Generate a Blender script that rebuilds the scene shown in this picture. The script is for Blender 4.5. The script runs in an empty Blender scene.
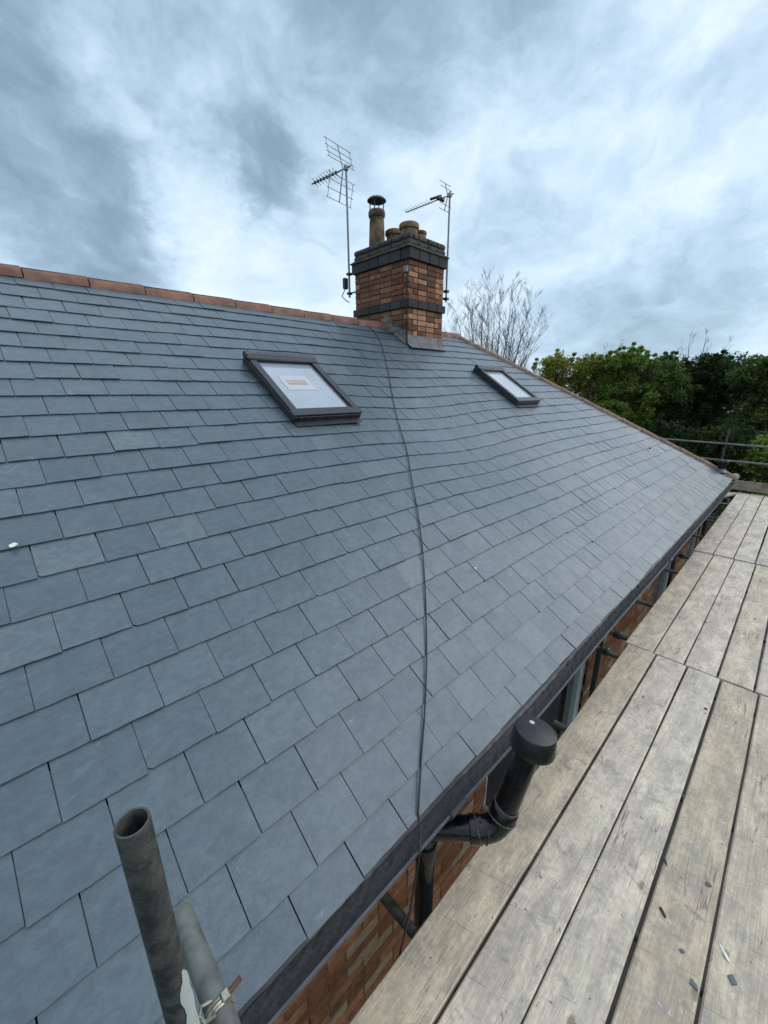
import bpy, math, random
import numpy as np
from mathutils import Vector, Matrix

random.seed(7)
rng = np.random.default_rng(7)
S = bpy.context.scene
COL = S.collection

# ------------------------------------------------------------------ camera
cam_d = bpy.data.cameras.new('camera')
cam = bpy.data.objects.new('camera', cam_d)
COL.objects.link(cam)
Rv = Vector((0.718173, -0.695852, -0.004159))
Uv = Vector((0.203923, 0.204743, 0.957338))
Fv = Vector((0.665314, 0.688382, -0.288941))
m3 = Matrix((Rv, Uv, -Fv)).transposed()
cam.matrix_world = m3.to_4x4()
cam_d.sensor_fit = 'VERTICAL'
cam_d.sensor_height = 24.0
cam_d.lens = 400.98 / 1024 * 24.0
cam_d.clip_start = 0.02
cam_d.clip_end = 2000
S.camera = cam
S.render.resolution_x, S.render.resolution_y = 768, 1024

# ------------------------------------------------------------------ exposure
S.view_settings.view_transform = 'Standard'
S.view_settings.look = 'None'
S.view_settings.exposure = 0.66
S.view_settings.gamma = 1.0

# ------------------------------------------------------------------ sun
SUN_DIR = Vector((0.66, -0.50, 0.60)).normalized()       # towards the sun
sd = bpy.data.lights.new('sun', 'SUN')
sd.energy = 1.0
sd.angle = math.radians(60)
sd.color = (1.0, 0.98, 0.95)
sun = bpy.data.objects.new('sun', sd)
COL.objects.link(sun)
sun.rotation_euler = SUN_DIR.to_track_quat('Z', 'Y').to_euler()

# ------------------------------------------------------------------ world: overcast sky
W = bpy.data.worlds.new('World')
S.world = W
W.use_nodes = True
wt = W.node_tree
wt.nodes.clear()


class NT:
    """small helper round a node tree"""
    def __init__(s, t):
        s.t = t

    def n(s, typ, props=None, **inp):
        nd = s.t.nodes.new(typ)
        for k, v in (props or {}).items():
            setattr(nd, k, v)
        for k, v in inp.items():
            key = int(k[1:]) if k[0] == '_' and k[1:].isdigit() else k.replace('_', ' ')
            s.set(nd, key, v)
        return nd

    def set(s, nd, key, v):
        sock = nd.inputs[key]
        if isinstance(v, bpy.types.NodeSocket):
            s.t.links.new(v, sock)
        else:
            if isinstance(v, tuple) and len(v) == 3 and sock.type == 'RGBA':
                v = v + (1,)
            sock.default_value = v

    def math(s, op, a, b=0.0, c=0.0, clamp=False):
        nd = s.n('ShaderNodeMath', {'operation': op, 'use_clamp': clamp})
        for i, v in enumerate((a, b, c)):
            s.set(nd, i, v)
        return nd.outputs[0]

    def vmath(s, op, a, b=None, scale=None):
        nd = s.n('ShaderNodeVectorMath', {'operation': op})
        s.set(nd, 0, a)
        if b is not None:
            s.set(nd, 1, b)
        if scale is not None:
            s.set(nd, 'Scale', scale)
        return nd

    def noise(s, vec, scale, detail=4.0, rough=0.55, dist=0.0):
        nd = s.n('ShaderNodeTexNoise', None, Vector=vec, Scale=scale, Detail=detail, Roughness=rough, Distortion=dist)
        return nd.outputs[0]

    def ramp(s, fac, stops):
        nd = s.n('ShaderNodeValToRGB', None, Fac=fac)
        cr = nd.color_ramp
        while len(cr.elements) < len(stops):
            cr.elements.new(0.5)
        for e, (p, c) in zip(cr.elements, stops):
            e.position = p
            e.color = (c, c, c, 1) if isinstance(c, (int, float)) else tuple(c) + (1,)
        return nd.outputs[0]

    def mapr(s, v, a, b, c=0.0, d=1.0, smooth=True):
        nd = s.n('ShaderNodeMapRange', {'interpolation_type': 'SMOOTHSTEP' if smooth else 'LINEAR'})
        for i, q in enumerate((v, a, b, c, d)):
            s.set(nd, i, q)
        return nd.outputs[0]

    def mix(s, fac, a, b, mode='MIX'):
        nd = s.n('ShaderNodeMix', {'data_type': 'RGBA', 'blend_type': mode})
        s.set(nd, 0, fac)
        s.set(nd, 6, a)
        s.set(nd, 7, b)
        return nd.outputs[2]


w = NT(wt)
sky = w.n('ShaderNodeTexSky', {'sky_type': 'NISHITA', 'sun_disc': False,
                               'sun_elevation': math.asin(SUN_DIR.z),
                               'sun_rotation': math.atan2(SUN_DIR.x, SUN_DIR.y)})
tc = w.n('ShaderNodeTexCoord')
D = tc.outputs['Generated']
sep = w.n('ShaderNodeSeparateXYZ', None, Vector=D)
den = w.math('ADD', w.math('MAXIMUM', sep.outputs[2], 0.0), 0.42)
px = w.math('DIVIDE', sep.outputs[0], den)
py = w.math('DIVIDE', sep.outputs[1], den)
P = w.n('ShaderNodeCombineXYZ', None, X=px, Y=py, Z=0.37).outputs[0]
warp = w.vmath('SCALE', w.vmath('SUBTRACT', w.n('ShaderNodeTexNoise', None, Vector=P, Scale=1.7, Detail=5.0, Roughness=0.55).outputs[1], (0.5, 0.5, 0.5)).outputs[0], scale=0.55).outputs[0]
Pw = w.vmath('ADD', P, warp).outputs[0]
n1 = w.noise(Pw, 2.5, 9, 0.56, 0.1)
n2 = w.noise(Pw, 7.0, 8, 0.60, 0.15)
n3 = w.noise(P, 0.62, 3, 0.5, 0.2)
val = w.math('ADD', w.math('MULTIPLY', n1, 1.05), w.math('MULTIPLY', w.math('SUBTRACT', n2, 0.5), w.mapr(sep.outputs[2], 0.05, 0.42, 0.35, 0.95)))
val = w.math('ADD', val, w.math('MULTIPLY', n3, 0.25))
val = w.math('ADD', val, 0.03)
# large cloud banks and bright patches (direction, angular radius in degrees, weight)
wob = w.vmath('SCALE', w.vmath('SUBTRACT', w.n('ShaderNodeTexNoise', None, Vector=P, Scale=2.4, Detail=8.0, Roughness=0.66).outputs[1], (0.5, 0.5, 0.5)).outputs[0], scale=0.42).outputs[0]
Dw = w.vmath('NORMALIZE', w.vmath('ADD', D, wob).outputs[0]).outputs[0]
for d, rad, amp in [((.15, .90, .38), 15, -.42), ((.10, .93, .30), 16, -.12), ((.16, .80, .58), 16, -.20), ((.47, .68, .57), 16, -.26),
                    ((.43, .80, .40), 6.0, -.20), ((.48, .77, .38), 5, -.16), ((.27, .93, .22), 9, -.22),
                    ((.60, .54, .59), 13, -.24), ((.72, .36, .60), 12, -.22),
                    ((.25, .86, .46), 6, .22), ((.36, .86, .36), 7, .14), ((.45, .87, .17), 9, .14), ((.66, .55, .50), 11, .10),
                    ((.84, .34, .42), 14, .08),
                    ((.97, .20, .16), 10, -.22), ((.97, .10, .20), 9, -.10), ((.92, .38, .09), 10, -.19), ((.97, -.24, .22), 20, .55), ((.85, -.5, .3), 25, .35)]:  # last two: unseen bright sky, added to light the boards and far slates
    dv = Vector(d).normalized()
    dt = w.vmath('DOT_PRODUCT', Dw, tuple(dv)).outputs['Value']
    val = w.math('ADD', val, w.mapr(dt, math.cos(math.radians(rad)), 1.0, 0.0, amp))
cl = w.ramp(val, [(0.0, (.170, .245, .32)), (0.25, (.235, .328, .415)), (0.50, (.345, .46, .57)), (0.72, (.45, .565, .67)), (1.0, (.58, .66, .735))])
# an overcast sky is brighter overhead than at the horizon
zen = w.mapr(sep.outputs[2], 0.60, 0.95, 1.0, 1.5)
zt_ = w.mapr(sep.outputs[2], 0.60, 0.90, 0.0, 0.6)
cl = w.mix(zt_, cl, (.50, .58, .66))
cl = w.vmath('SCALE', cl, scale=zen).outputs[0]
skc = w.vmath('SCALE', sky.outputs[0], scale=0.10).outputs[0]
colr = w.mix(0.93, skc, cl)
bg = w.n('ShaderNodeBackground', None, Color=colr, Strength=1.0)
wo = w.n('ShaderNodeOutputWorld', None, Surface=bg.outputs[0])

# ------------------------------------------------------------------ mesh helpers


class MB:
    """collects shapes; build() links them as ONE mesh object"""
    def __init__(s):
        s.v, s.f, s.n = [], [], 0

    def add(s, vs, fs):
        o = s.n
        s.v.extend([tuple(q) for q in vs])
        s.f.extend([tuple(i + o for i in q) for q in fs])
        s.n += len(vs)

    def box(s, c, d, ax=None, taper=None):
        ax = ax or (Vector((1, 0, 0)), Vector((0, 1, 0)), Vector((0, 0, 1)))
        c = Vector(c)
        vs = []
        for k in (-.5, .5):
            for j in (-.5, .5):
                for i in (-.5, .5):
                    vs.append(c + ax[0] * (i * d[0]) + ax[1] * (j * d[1]) + ax[2] * (k * d[2]))
        s.add(vs, [(0, 2, 3, 1), (4, 5, 7, 6), (0, 1, 5, 4), (2, 6, 7, 3), (0, 4, 6, 2), (1, 3, 7, 5)])

    def cbox(s, c, d, ch, ax=None):
        """box with its twelve edges chamfered"""
        ax = ax or (Vector((1, 0, 0)), Vector((0, 1, 0)), Vector((0, 0, 1)))
        c = Vector(c)
        h = [q / 2 for q in d]
        vs, idx = [], {}
        for sx in (-1, 1):
            for sy in (-1, 1):
                for sz in (-1, 1):
                    for a in range(3):
                        co = [sx * h[0], sy * h[1], sz * h[2]]
                        for b in range(3):
                            if b != a:
                                co[b] -= math.copysign(min(ch, h[b] * .9), co[b])
                        idx[(sx, sy, sz, a)] = len(vs)
                        vs.append(c + ax[0] * co[0] + ax[1] * co[1] + ax[2] * co[2])
        fs = []
        for a in range(3):
            b, e = [q for q in range(3) if q != a]
            for sg in (-1, 1):
                q = []
                for (p1, p2) in ((-1, -1), (1, -1), (1, 1), (-1, 1)):
                    k = [0, 0, 0]
                    k[a], k[b], k[e] = sg, p1, p2
                    q.append(idx[(*k, a)])
                fs.append(q)
        for a in range(3):           # edges along axis a
            b, e = [q for q in range(3) if q != a]
            for p1 in (-1, 1):
                for p2 in (-1, 1):
                    q = []
                    for sg, own in ((-1, b), (1, b), (1, e), (-1, e)):
                        k = [0, 0, 0]
                        k[a], k[b], k[e] = sg, p1, p2
                        q.append(idx[(*k, own)])
                    fs.append(q)
        for sx in (-1, 1):
            for sy in (-1, 1):
                for sz in (-1, 1):
                    fs.append([idx[(sx, sy, sz, a)] for a in range(3)])
        s.add(vs, fs)

    def path(s, pts, r, n=10, cap=True):
        pts = [Vector(q) for q in pts]
        rs = r if isinstance(r, (list, tuple)) else [r] * len(pts)
        t = (pts[1] - pts[0]).normalized()
        a = t.orthogonal().normalized()
        vs = []
        for i, p in enumerate(pts):
            if i == 0:
                tn = (pts[1] - p)
            elif i == len(pts) - 1:
                tn = (p - pts[i - 1])
            else:
                tn = (pts[i + 1] - p).normalized() + (p - pts[i - 1]).normalized()
            tn.normalize()
            a = (a - tn * a.dot(tn))
            if a.length < 1e-6:
                a = tn.orthogonal()
            a.normalize()
            b = tn.cross(a)
            for k in range(n):
                an = 2 * math.pi * k / n
                vs.append(p + (a * math.cos(an) + b * math.sin(an)) * rs[i])
        fs = []
        for i in range(len(pts) - 1):
            for k in range(n):
                k2 = (k + 1) % n
                fs.append((i * n + k, i * n + k2, (i + 1) * n + k2, (i + 1) * n + k))
        if cap:
            fs.append(tuple(range(n))[::-1])
            e = (len(pts) - 1) * n
            fs.append(tuple(e + k for k in range(n)))
        s.add(vs, fs)

    def lathe(s, prof, base=(0, 0, 0), ax=(0, 0, 1), n=28):
        """profile of (radius, height); closed at r = 0"""
        base, ax = Vector(base), Vector(ax).normalized()
        a = ax.orthogonal().normalized()
        b = ax.cross(a)
        vs, fs = [], []
        for r, h in prof:
            for k in range(n):
                an = 2 * math.pi * k / n
                vs.append(base + ax * h + (a * math.cos(an) + b * math.sin(an)) * max(r, 1e-4))
        for i in range(len(prof) - 1):
            for k in range(n):
                k2 = (k + 1) % n
                fs.append((i * n + k, i * n + k2, (i + 1) * n + k2, (i + 1) * n + k))
        s.add(vs, fs)

    def build(s, name, mat, parent=None, smooth=False, angle=40):
        me = bpy.data.meshes.new(name)
        me.from_pydata(s.v, [], s.f)
        me.validate()
        me.update()
        o = bpy.data.objects.new(name, me)
        COL.objects.link(o)
        if mat:
            me.materials.append(mat)
        if smooth:
            me.polygons.foreach_set('use_smooth', [True] * len(me.polygons))
            me.set_sharp_from_angle(angle=math.radians(angle))
        if parent:
            o.parent = parent
            o.matrix_parent_inverse = parent.matrix_basis.inverted()
        return o


def tag(o, label=None, cat=None, group=None, kind=None):
    for k, v in (('label', label), ('category', cat), ('group', group), ('kind', kind)):
        if v:
            o[k] = v
    return o


def thing(name, loc, label, cat, group=None):
    o = bpy.data.objects.new(name, None)
    COL.objects.link(o)
    o.location = loc
    o.empty_display_size = 0.1
    return tag(o, label, cat, group)


# ------------------------------------------------------------------ materials
def new_mat(name):
    m = bpy.data.materials.new(name)
    m.use_nodes = True
    t = m.node_tree
    t.nodes.clear()
    q = NT(t)
    b = q.n('ShaderNodeBsdfPrincipled')
    q.n('ShaderNodeOutputMaterial', None, Surface=b.outputs[0])
    return m, q, b


def bump(q, b, h, strength=0.3, dist=0.01):
    nd = q.n('ShaderNodeBump', None, Height=h, Strength=strength, Distance=dist)
    q.set(b, 'Normal', nd.outputs[0])


def isl(q):
    return q.n('ShaderNodeNewGeometry').outputs['Random Per Island']


def obj_co(q):
    return q.n('ShaderNodeTexCoord').outputs['Object']


def plain(name, col, rough=0.5, metal=0.0, var=0.25, scale=18.0, bmp=0.15, col2=None, spec=0.5):
    m, q, b = new_mat(name)
    co = obj_co(q)
    n = q.noise(co, scale, 6, 0.6)
    c2 = col2 or tuple(x * (1 - var) for x in col)
    c = q.mix(q.mapr(n, 0.35, 0.65), c2, col)
    q.set(b, 'Base Color', c)
    q.set(b, 'Metallic', metal)
    q.set(b, 'Specular IOR Level', spec)
    q.set(b, 'Roughness', q.mapr(q.noise(co, scale * 2.3, 4), 0.3, 0.7, rough - .08, rough + .1))
    if bmp:
        bump(q, b, q.noise(co, scale * 4, 5), bmp, 0.004)
    return m


def m_slate():
    m, q, b = new_mat('slate')
    co = obj_co(q)
    r = isl(q)
    rv = q.n('ShaderNodeTexWhiteNoise', {'noise_dimensions': '1D'}, W=r)
    off = q.vmath('SCALE', rv.outputs[1], scale=30.0).outputs[0]
    cv = q.vmath('ADD', co, off).outputs[0]
    base = q.ramp(r, [(0, (.057, .083, .103)), (.4, (.061, .088, .108)), (.8, (.067, .095, .115)), (.96, (.073, .101, .121)), (1.0, (.092, .118, .135))])
    blotch = q.noise(cv, 5.5, 6, 0.62, 0.5)
    base = q.mix(q.mapr(blotch, 0.36, 0.64, 0.0, 1.0), q.mix(1.0, base, (.85, .87, .90), 'MULTIPLY'), base)
    fm = q.noise(q.vmath('MULTIPLY', cv, (1.0, 1.5, 1.5)).outputs[0], 20.0, 9, 0.76, 0.3)
    base = q.mix(q.mapr(fm, 0.40, 0.62), q.mix(1.0, base, (.80, .81, .83), 'MULTIPLY'), q.mix(1.0, base, (1.12, 1.11, 1.10), 'MULTIPLY'))
    # darker, slightly warm damp stains
    st = q.noise(cv, 2.6, 7, 0.65, 1.2)
    base = q.mix(q.mapr(st, 0.62, 0.74, 0, 0.25), base, (.050, .058, .066))
    # pale dust and chalky handling marks
    sv = q.vmath('MULTIPLY', cv, (1.0, 3.2, 3.2)).outputs[0]
    ch = q.noise(sv, 9.0, 8, 0.72, 1.4)
    base = q.mix(q.mapr(ch, 0.60, 0.80, 0, 0.5), base, (.30, .325, .34))
    vor = q.n('ShaderNodeTexVoronoi', {'feature': 'DISTANCE_TO_EDGE'}, Vector=q.vmath('ADD', sv, q.vmath('SCALE', q.n('ShaderNodeTexNoise', None, Vector=cv, Scale=4.0).outputs[1], scale=1.1).outputs[0]).outputs[0], Scale=1.9)
    scr = q.math('MULTIPLY', q.mapr(vor.outputs[0], 0.0, 0.018, 1.0, 0.0), q.mapr(q.noise(cv, 3.1, 3), 0.62, 0.72, 0, 0.25))
    base = q.mix(scr, base, (.42, .44, .46))
    sp = q.noise(cv, 60.0, 3, 0.5)
    base = q.mix(q.mapr(sp, 0.70, 0.78, 0, 0.45), base, (.06, .065, .07))
    q.set(b, 'Base Color', base)
    q.set(b, 'Roughness', q.mapr(q.noise(cv, 7.0, 5), 0.3, 0.7, 0.36, 0.50))
    q.set(b, 'Specular IOR Level', 0.5)
    q.set(b, 'Coat Weight', 0.38)
    q.set(b, 'Coat Roughness', 0.34)
    q.set(b, 'Coat IOR', 1.5)
    h = q.math('ADD', q.math('MULTIPLY', q.noise(q.vmath('MULTIPLY', cv, (1.0, 1.6, 1.6)).outputs[0], 14.0, 8, 0.66, 0.6), 1.0), q.math('MULTIPLY', q.noise(cv, 90.0, 4, 0.6), 0.22))
    bump(q, b, h, 0.5, 0.007)
    return m


def m_brick(name, cols, soot=0.3, mossy=False, const=True):
    m, q, b = new_mat(name)
    co = obj_co(q)
    r = isl(q)
    n = len(cols)
    base = q.ramp(r, [(i / n, c) for i, c in enumerate(cols)])
    q.t.nodes[-1].color_ramp.interpolation = 'CONSTANT' if const else 'LINEAR'
    n1 = q.noise(co, 24.0, 7, 0.65)
    base = q.mix(q.mapr(n1, 0.3, 0.7, 0.0, 1.0), q.mix(1.0, base, (.62, .58, .56), 'MULTIPLY'), base)
    n2 = q.noise(co, 3.0, 7, 0.65, 0.8)
    base = q.mix(q.mapr(n2, 0.5, 0.72, 0, soot), base, (.025, .022, .021))
    n3 = q.noise(co, 11.0, 6, 0.7)
    base = q.mix(q.mapr(n3, 0.66, 0.76, 0, 0.35), base, (.38, .33, .28))
    if mossy:
        mo = q.noise(co, 7.0, 7, 0.7, 0.4)
        base = q.mix(q.mapr(mo, 0.47, 0.62, 0, 0.75), base, (.075, .078, .035))
    q.set(b, 'Base Color', base)
    q.set(b, 'Roughness', 0.86)
    bump(q, b, q.noise(co, 60.0, 6, 0.65), 0.5, 0.006)
    return m


def m_wood(name='board_wood', tone=(1.16, 1.10, 1.015)):
    m, q, b = new_mat(name)
    co = obj_co(q)
    oi = q.n('ShaderNodeObjectInfo').outputs['Random']
    off = q.n('ShaderNodeCombineXYZ', None, X=q.math('MULTIPLY', oi, 37.0), Y=q.math('MULTIPLY', oi, 91.0), Z=0.0).outputs[0]
    cv = q.vmath('ADD', co, off).outputs[0]
    base = q.ramp(oi, [(0, (.56, .50, .425)), (.3, (.62, .575, .51)), (.6, (.55, .505, .44)), (.85, (.64, .595, .53)), (1, (.54, .48, .395))])
    base = q.mix(1.0, base, tone, 'MULTIPLY')
    # broad weathering, long along the grain
    lo = q.noise(q.vmath('MULTIPLY', cv, (1.0, 2.6, 1.0)).outputs[0], 3.0, 9, 0.72, 0.25)
    base = q.mix(q.mapr(lo, 0.38, 0.66), q.mix(1.0, base, (.72, .71, .72), 'MULTIPLY'), q.mix(1.0, base, (1.10, 1.08, 1.04), 'MULTIPLY'))
    tint = q.noise(cv, 1.5, 4, 0.6, 0.4)
    base = q.mix(q.mapr(tint, 0.52, 0.70, 0, 0.30), base, (.42, .30, .24))
    tint2 = q.noise(q.vmath('ADD', cv, (9.0, 3.0, 1.0)).outputs[0], 2.0, 4, 0.6, 0.4)
    base = q.mix(q.mapr(tint2, 0.56, 0.72, 0, 0.22), base, (.33, .34, .25))
    # grain
    gv = q.vmath('MULTIPLY', cv, (1.3, 42.0, 6.0)).outputs[0]
    wob = q.noise(cv, 2.4, 3, 0.5)
    gv = q.vmath('ADD', gv, q.n('ShaderNodeCombineXYZ', None, X=0.0, Y=q.math('MULTIPLY', wob, 1.3), Z=0.0).outputs[0]).outputs[0]
    gr = q.noise(gv, 3.2, 9, 0.72, 0.1)
    base = q.mix(q.mapr(gr, 0.40, 0.60), q.mix(1.0, base, (.82, .80, .78), 'MULTIPLY'), base)
    # fine weathered mottle
    mt_ = q.noise(cv, 38.0, 8, 0.75, 0.4)
    base = q.mix(q.mapr(mt_, 0.42, 0.62), q.mix(1.0, base, (.83, .83, .83), 'MULTIPLY'), base)
    bl_ = q.noise(q.vmath('ADD', cv, (3.0, 6.0, 0.0)).outputs[0], 8.5, 8, 0.72, 0.6)
    base = q.mix(q.mapr(bl_, 0.50, 0.68, 0, 0.62), base, (.25, .235, .225))
    # knots
    kv = q.vmath('MULTIPLY', cv, (2.2, 4.6, 1.0)).outputs[0]
    vo = q.n('ShaderNodeTexVoronoi', None, Vector=kv, Scale=1.1)
    kn = q.mapr(vo.outputs['Distance'], 0.045, 0.085, 1.0, 0.0)
    base = q.mix(q.math('MULTIPLY', kn, 0.75), base, (.17, .12, .085))
    # hairline checks along the grain
    cvv = q.vmath('MULTIPLY', cv, (0.55, 11.0, 1.0)).outputs[0]
    cn = q.noise(cvv, 1.6, 4, 0.45, 0.0)
    ck = q.math('MULTIPLY', q.mapr(q.math('ABSOLUTE', q.math('SUBTRACT', cn, 0.5)), 0.0, 0.009, 1.0, 0.0), q.mapr(q.noise(cv, 1.5, 4), 0.50, 0.60, 0, 0.75))
    base = q.mix(ck, base, (.10, .085, .07))
    # saw and scuff marks across the grain
    sv = q.vmath('MULTIPLY', cv, (16.0, 1.6, 1.0)).outputs[0]
    sx = q.noise(sv, 3.0, 5, 0.7, 0.9)
    sc = q.math('MULTIPLY', q.mapr(sx, 0.68, 0.75, 0, 0.7), q.mapr(q.noise(cv, 1.1, 3), 0.52, 0.62))
    base = q.mix(sc, base, (.17, .15, .13))
    # stray cuts straight across the board
    sxyz = q.n('ShaderNodeSeparateXYZ', None, Vector=cv)
    lx = q.math('ADD', q.math('MULTIPLY', sxyz.outputs[0], 2.6), q.math('MULTIPLY', sxyz.outputs[1], 0.9))
    v1 = q.n('ShaderNodeTexVoronoi', {'voronoi_dimensions': '1D', 'feature': 'DISTANCE_TO_EDGE'}, W=lx, Scale=1.0)
    cut = q.math('MULTIPLY', q.mapr(v1.outputs[0], 0.0, 0.006, 1.0, 0.0), q.mapr(q.noise(q.vmath('MULTIPLY', cv, (1.0, 3.0, 1.0)).outputs[0], 2.0, 3), 0.50, 0.56, 0, 0.8))
    base = q.mix(cut, base, (.13, .115, .10))
    # dark boot and mortar smudges, pale paint flecks
    sm = q.noise(cv, 6.5, 8, 0.75, 0.9)
    base = q.mix(q.mapr(sm, 0.55, 0.72, 0, 0.78), base, (.15, .14, .145))
    sm2 = q.noise(q.vmath('ADD', cv, (4.0, 8.0, 2.0)).outputs[0], 34.0, 4, 0.6, 0.6)
    base = q.mix(q.mapr(sm2, 0.66, 0.70, 0, 0.8), base, (.11, .11, .125))
    fl = q.noise(q.vmath('ADD', cv, (7.0, 1.0, 5.0)).outputs[0], 22.0, 5, 0.62, 1.1)
    base = q.mix(q.mapr(fl, 0.66, 0.71, 0, 0.75), base, (.62, .61, .56))
    q.set(b, 'Base Color', base)
    q.set(b, 'Roughness', 0.82)
    h = q.math('SUBTRACT', gr, q.math('MULTIPLY', ck, 1.5))
    bump(q, b, h, 0.45, 0.004)
    return m


def m_leaf(name, c1, c2, c3):
    m, q, b = new_mat(name)
    r = isl(q)
    co = obj_co(q)
    base = q.ramp(r, [(0, c1), (.55, c2), (1, c3)])
    n = q.noise(co, 0.9, 4, 0.6)
    base = q.mix(q.mapr(n, 0.4, 0.62), q.mix(1.0, base, (.78, .80, .76), 'MULTIPLY'), base)
    q.set(b, 'Base Color', base)
    q.set(b, 'Roughness', 0.65)
    q.set(b, 'Specular IOR Level', 0.18)
    tr = q.n('ShaderNodeBsdfTranslucent', None, Color=base)
    mx = q.n('ShaderNodeMixShader', None, Fac=0.5)
    q.set(mx, 1, b.outputs[0])
    q.set(mx, 2, tr.outputs[0])
    out = [x for x in q.t.nodes if x.type == 'OUTPUT_MATERIAL'][0]
    q.set(out, 'Surface', mx.outputs[0])
    return m


def m_pane(name, col, rough=0.06):
    m, q, b = new_mat(name)
    co = obj_co(q)
    n = q.noise(co, 3.0, 4, 0.6, 0.6)
    q.set(b, 'Base Color', q.mix(q.mapr(n, .35, .65), tuple(x * .9 for x in col), col))
    q.set(b, 'Roughness', rough)
    q.set(b, 'Specular IOR Level', 0.6)
    q.set(b, 'Coat Weight', 0.7)
    q.set(b, 'Coat Roughness', 0.04)
    return m


M = dict(
    slate=m_slate(),
    deck=plain('roof_felt', (.02, .021, .024), .9),
    clay=plain('ridge_clay', (.235, .112, .078), .8, var=.40, scale=7.0, bmp=.3),
    hipclay=plain('hip_clay', (.22, .135, .105), .82, var=.4, scale=9.0, bmp=.3),
    mortar=plain('mortar', (.34, .31, .27), .9, var=.4, scale=25, bmp=.4),
    wallmortar=plain('wall_mortar', (.24, .18, .12), .95, var=.4, scale=20, bmp=.4),
    darkmortar=plain('old_mortar', (.095, .075, .060), .95, var=.5, scale=16, bmp=.4),
    lead=plain('lead', (.15, .15, .165), .5, metal=.35, var=.35, scale=9),
    brick=m_brick('wall_brick', [(.33, .135, .060), (.40, .17, .075), (.28, .115, .054), (.45, .20, .09), (.36, .15, .068), (.46, .34, .20)], .3),
    chbrick=m_brick('chimney_brick', [(.16, .062, .030), (.36, .150, .068), (.21, .080, .037), (.46, .24, .13), (.13, .052, .030), (.40, .18, .085), (.27, .105, .046), (.45, .22, .12), (.10, .044, .028)], .5),
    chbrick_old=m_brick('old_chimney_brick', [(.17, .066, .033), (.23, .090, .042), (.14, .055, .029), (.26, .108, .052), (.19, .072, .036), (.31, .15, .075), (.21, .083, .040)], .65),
    blackbrick=m_brick('blue_brick', [(.030, .031, .036), (.045, .046, .052), (.036, .036, .040)], .4),
    mossbrick=m_brick('capping_brick', [(.050, .048, .046), (.075, .068, .060), (.060, .056, .050)], .5, True),
    moss=plain('moss', (.075, .070, .045), .95, var=.6, scale=14, bmp=.6),
    pot=plain('pot_clay', (.25, .155, .085), .88, var=.65, scale=9, bmp=.35),
    sootclay=plain('sooted_clay', (.19, .12, .07), .88, var=.7, scale=7, bmp=.35),
    cowlmetal=plain('cowl_metal', (.045, .055, .045), .6, var=.4, scale=20),
    steel=plain('galvanised', (.17, .175, .16), .55, metal=.4, var=.45, scale=16, bmp=.2),
    steelold=plain('dirty_steel', (.080, .080, .070), .55, metal=.3, var=.75, scale=30, bmp=.6, col2=(.028, .033, .034)),
    alu=plain('aerial_alloy', (.24, .25, .26), .45, metal=.5, var=.3, scale=30, bmp=0),
    dark=plain('dark_fitting', (.025, .026, .03), .5, var=.3),
    blackpl=plain('black_plastic', (.005, .0052, .0065), .22, var=.35, scale=14, bmp=.10, spec=.45),
    tape=plain('tape_residue', (.12, .10, .065), .6, var=.7, scale=40, bmp=.3),
    gutter=plain('grey_gutter', (.075, .076, .088), .45, var=.35, scale=12, bmp=.2),
    debris=plain('gutter_silt', (.060, .060, .066), .85, var=.4, scale=90, bmp=.4),
    fascia=plain('fascia', (.10, .085, .075), .6, var=.3),
    velux=plain('skylight_grey', (.042, .044, .051), .42, metal=.3, var=.2, scale=10, bmp=.05),
    veluxdark=plain('skylight_dark', (.020, .021, .024), .45, var=.3),
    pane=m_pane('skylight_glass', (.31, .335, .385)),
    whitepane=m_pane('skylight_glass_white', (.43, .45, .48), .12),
    glass=m_pane('window_glass', (.012, .015, .016)),
    upvc=plain('white_upvc', (.62, .64, .63), .35, var=.1, bmp=0),
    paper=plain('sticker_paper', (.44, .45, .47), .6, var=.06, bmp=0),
    redink=plain('red_ink', (.43, .27, .26), .6, var=.3, scale=60, bmp=0),
    cable=plain('cable_black', (.009, .009, .010), .6, var=.2),
    wood=m_wood(),
    wood_brown=m_wood('brown_board_wood', (1.03, .965, .845)),
    wood_buff=m_wood('buff_board_wood', (1.16, 1.09, .965)),
    toe=plain('toe_board_wood', (.27, .225, .17), .85, var=.45, scale=6, bmp=.4),
    band=plain('zinc_clip', (.50, .46, .36), .32, metal=.9, var=.35, scale=30),
    whitetag=plain('white_tag', (.40, .42, .40), .5, var=.05, bmp=.1),
    chip=plain('slate_chip', (.105, .125, .155), .6, var=.3),
    bark=plain('bark', (.085, .068, .052), .9, var=.5, scale=12, bmp=.5),
    twig=plain('twig', (.13, .108, .098), .9, var=.4, scale=12, bmp=0),
    grass=plain('grass_ground', (.055, .085, .030), .95, var=.5, scale=1.5, bmp=.5),
    bird=plain('bird_lime', (.72, .71, .66), .8, var=.2, bmp=.2),
)

# ------------------------------------------------------------------ ground
GZ = -4.4
g = MB()
g.add([(-400, -400, GZ), (400, -400, GZ), (400, 400, GZ), (-400, 400, GZ)], [(0, 1, 2, 3)])
tag(g.build('lawn', M['grass']), kind='structure')
g = MB()  # dark sheet added under the scaffold so the board gaps look shaded
g.add([(-20, -3.2, GZ + .004), (13.5, -3.2, GZ + .004), (13.5, 12.5, GZ + .004), (-20, 12.5, GZ + .004)], [(0, 1, 2, 3)])
tag(g.build('path', plain('painted_gap_shade', (.060, .058, .054), .9, var=.4, scale=2.0, bmp=.3)), kind='structure')  # 'path' is the added dark sheet that shades the board gaps

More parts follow.
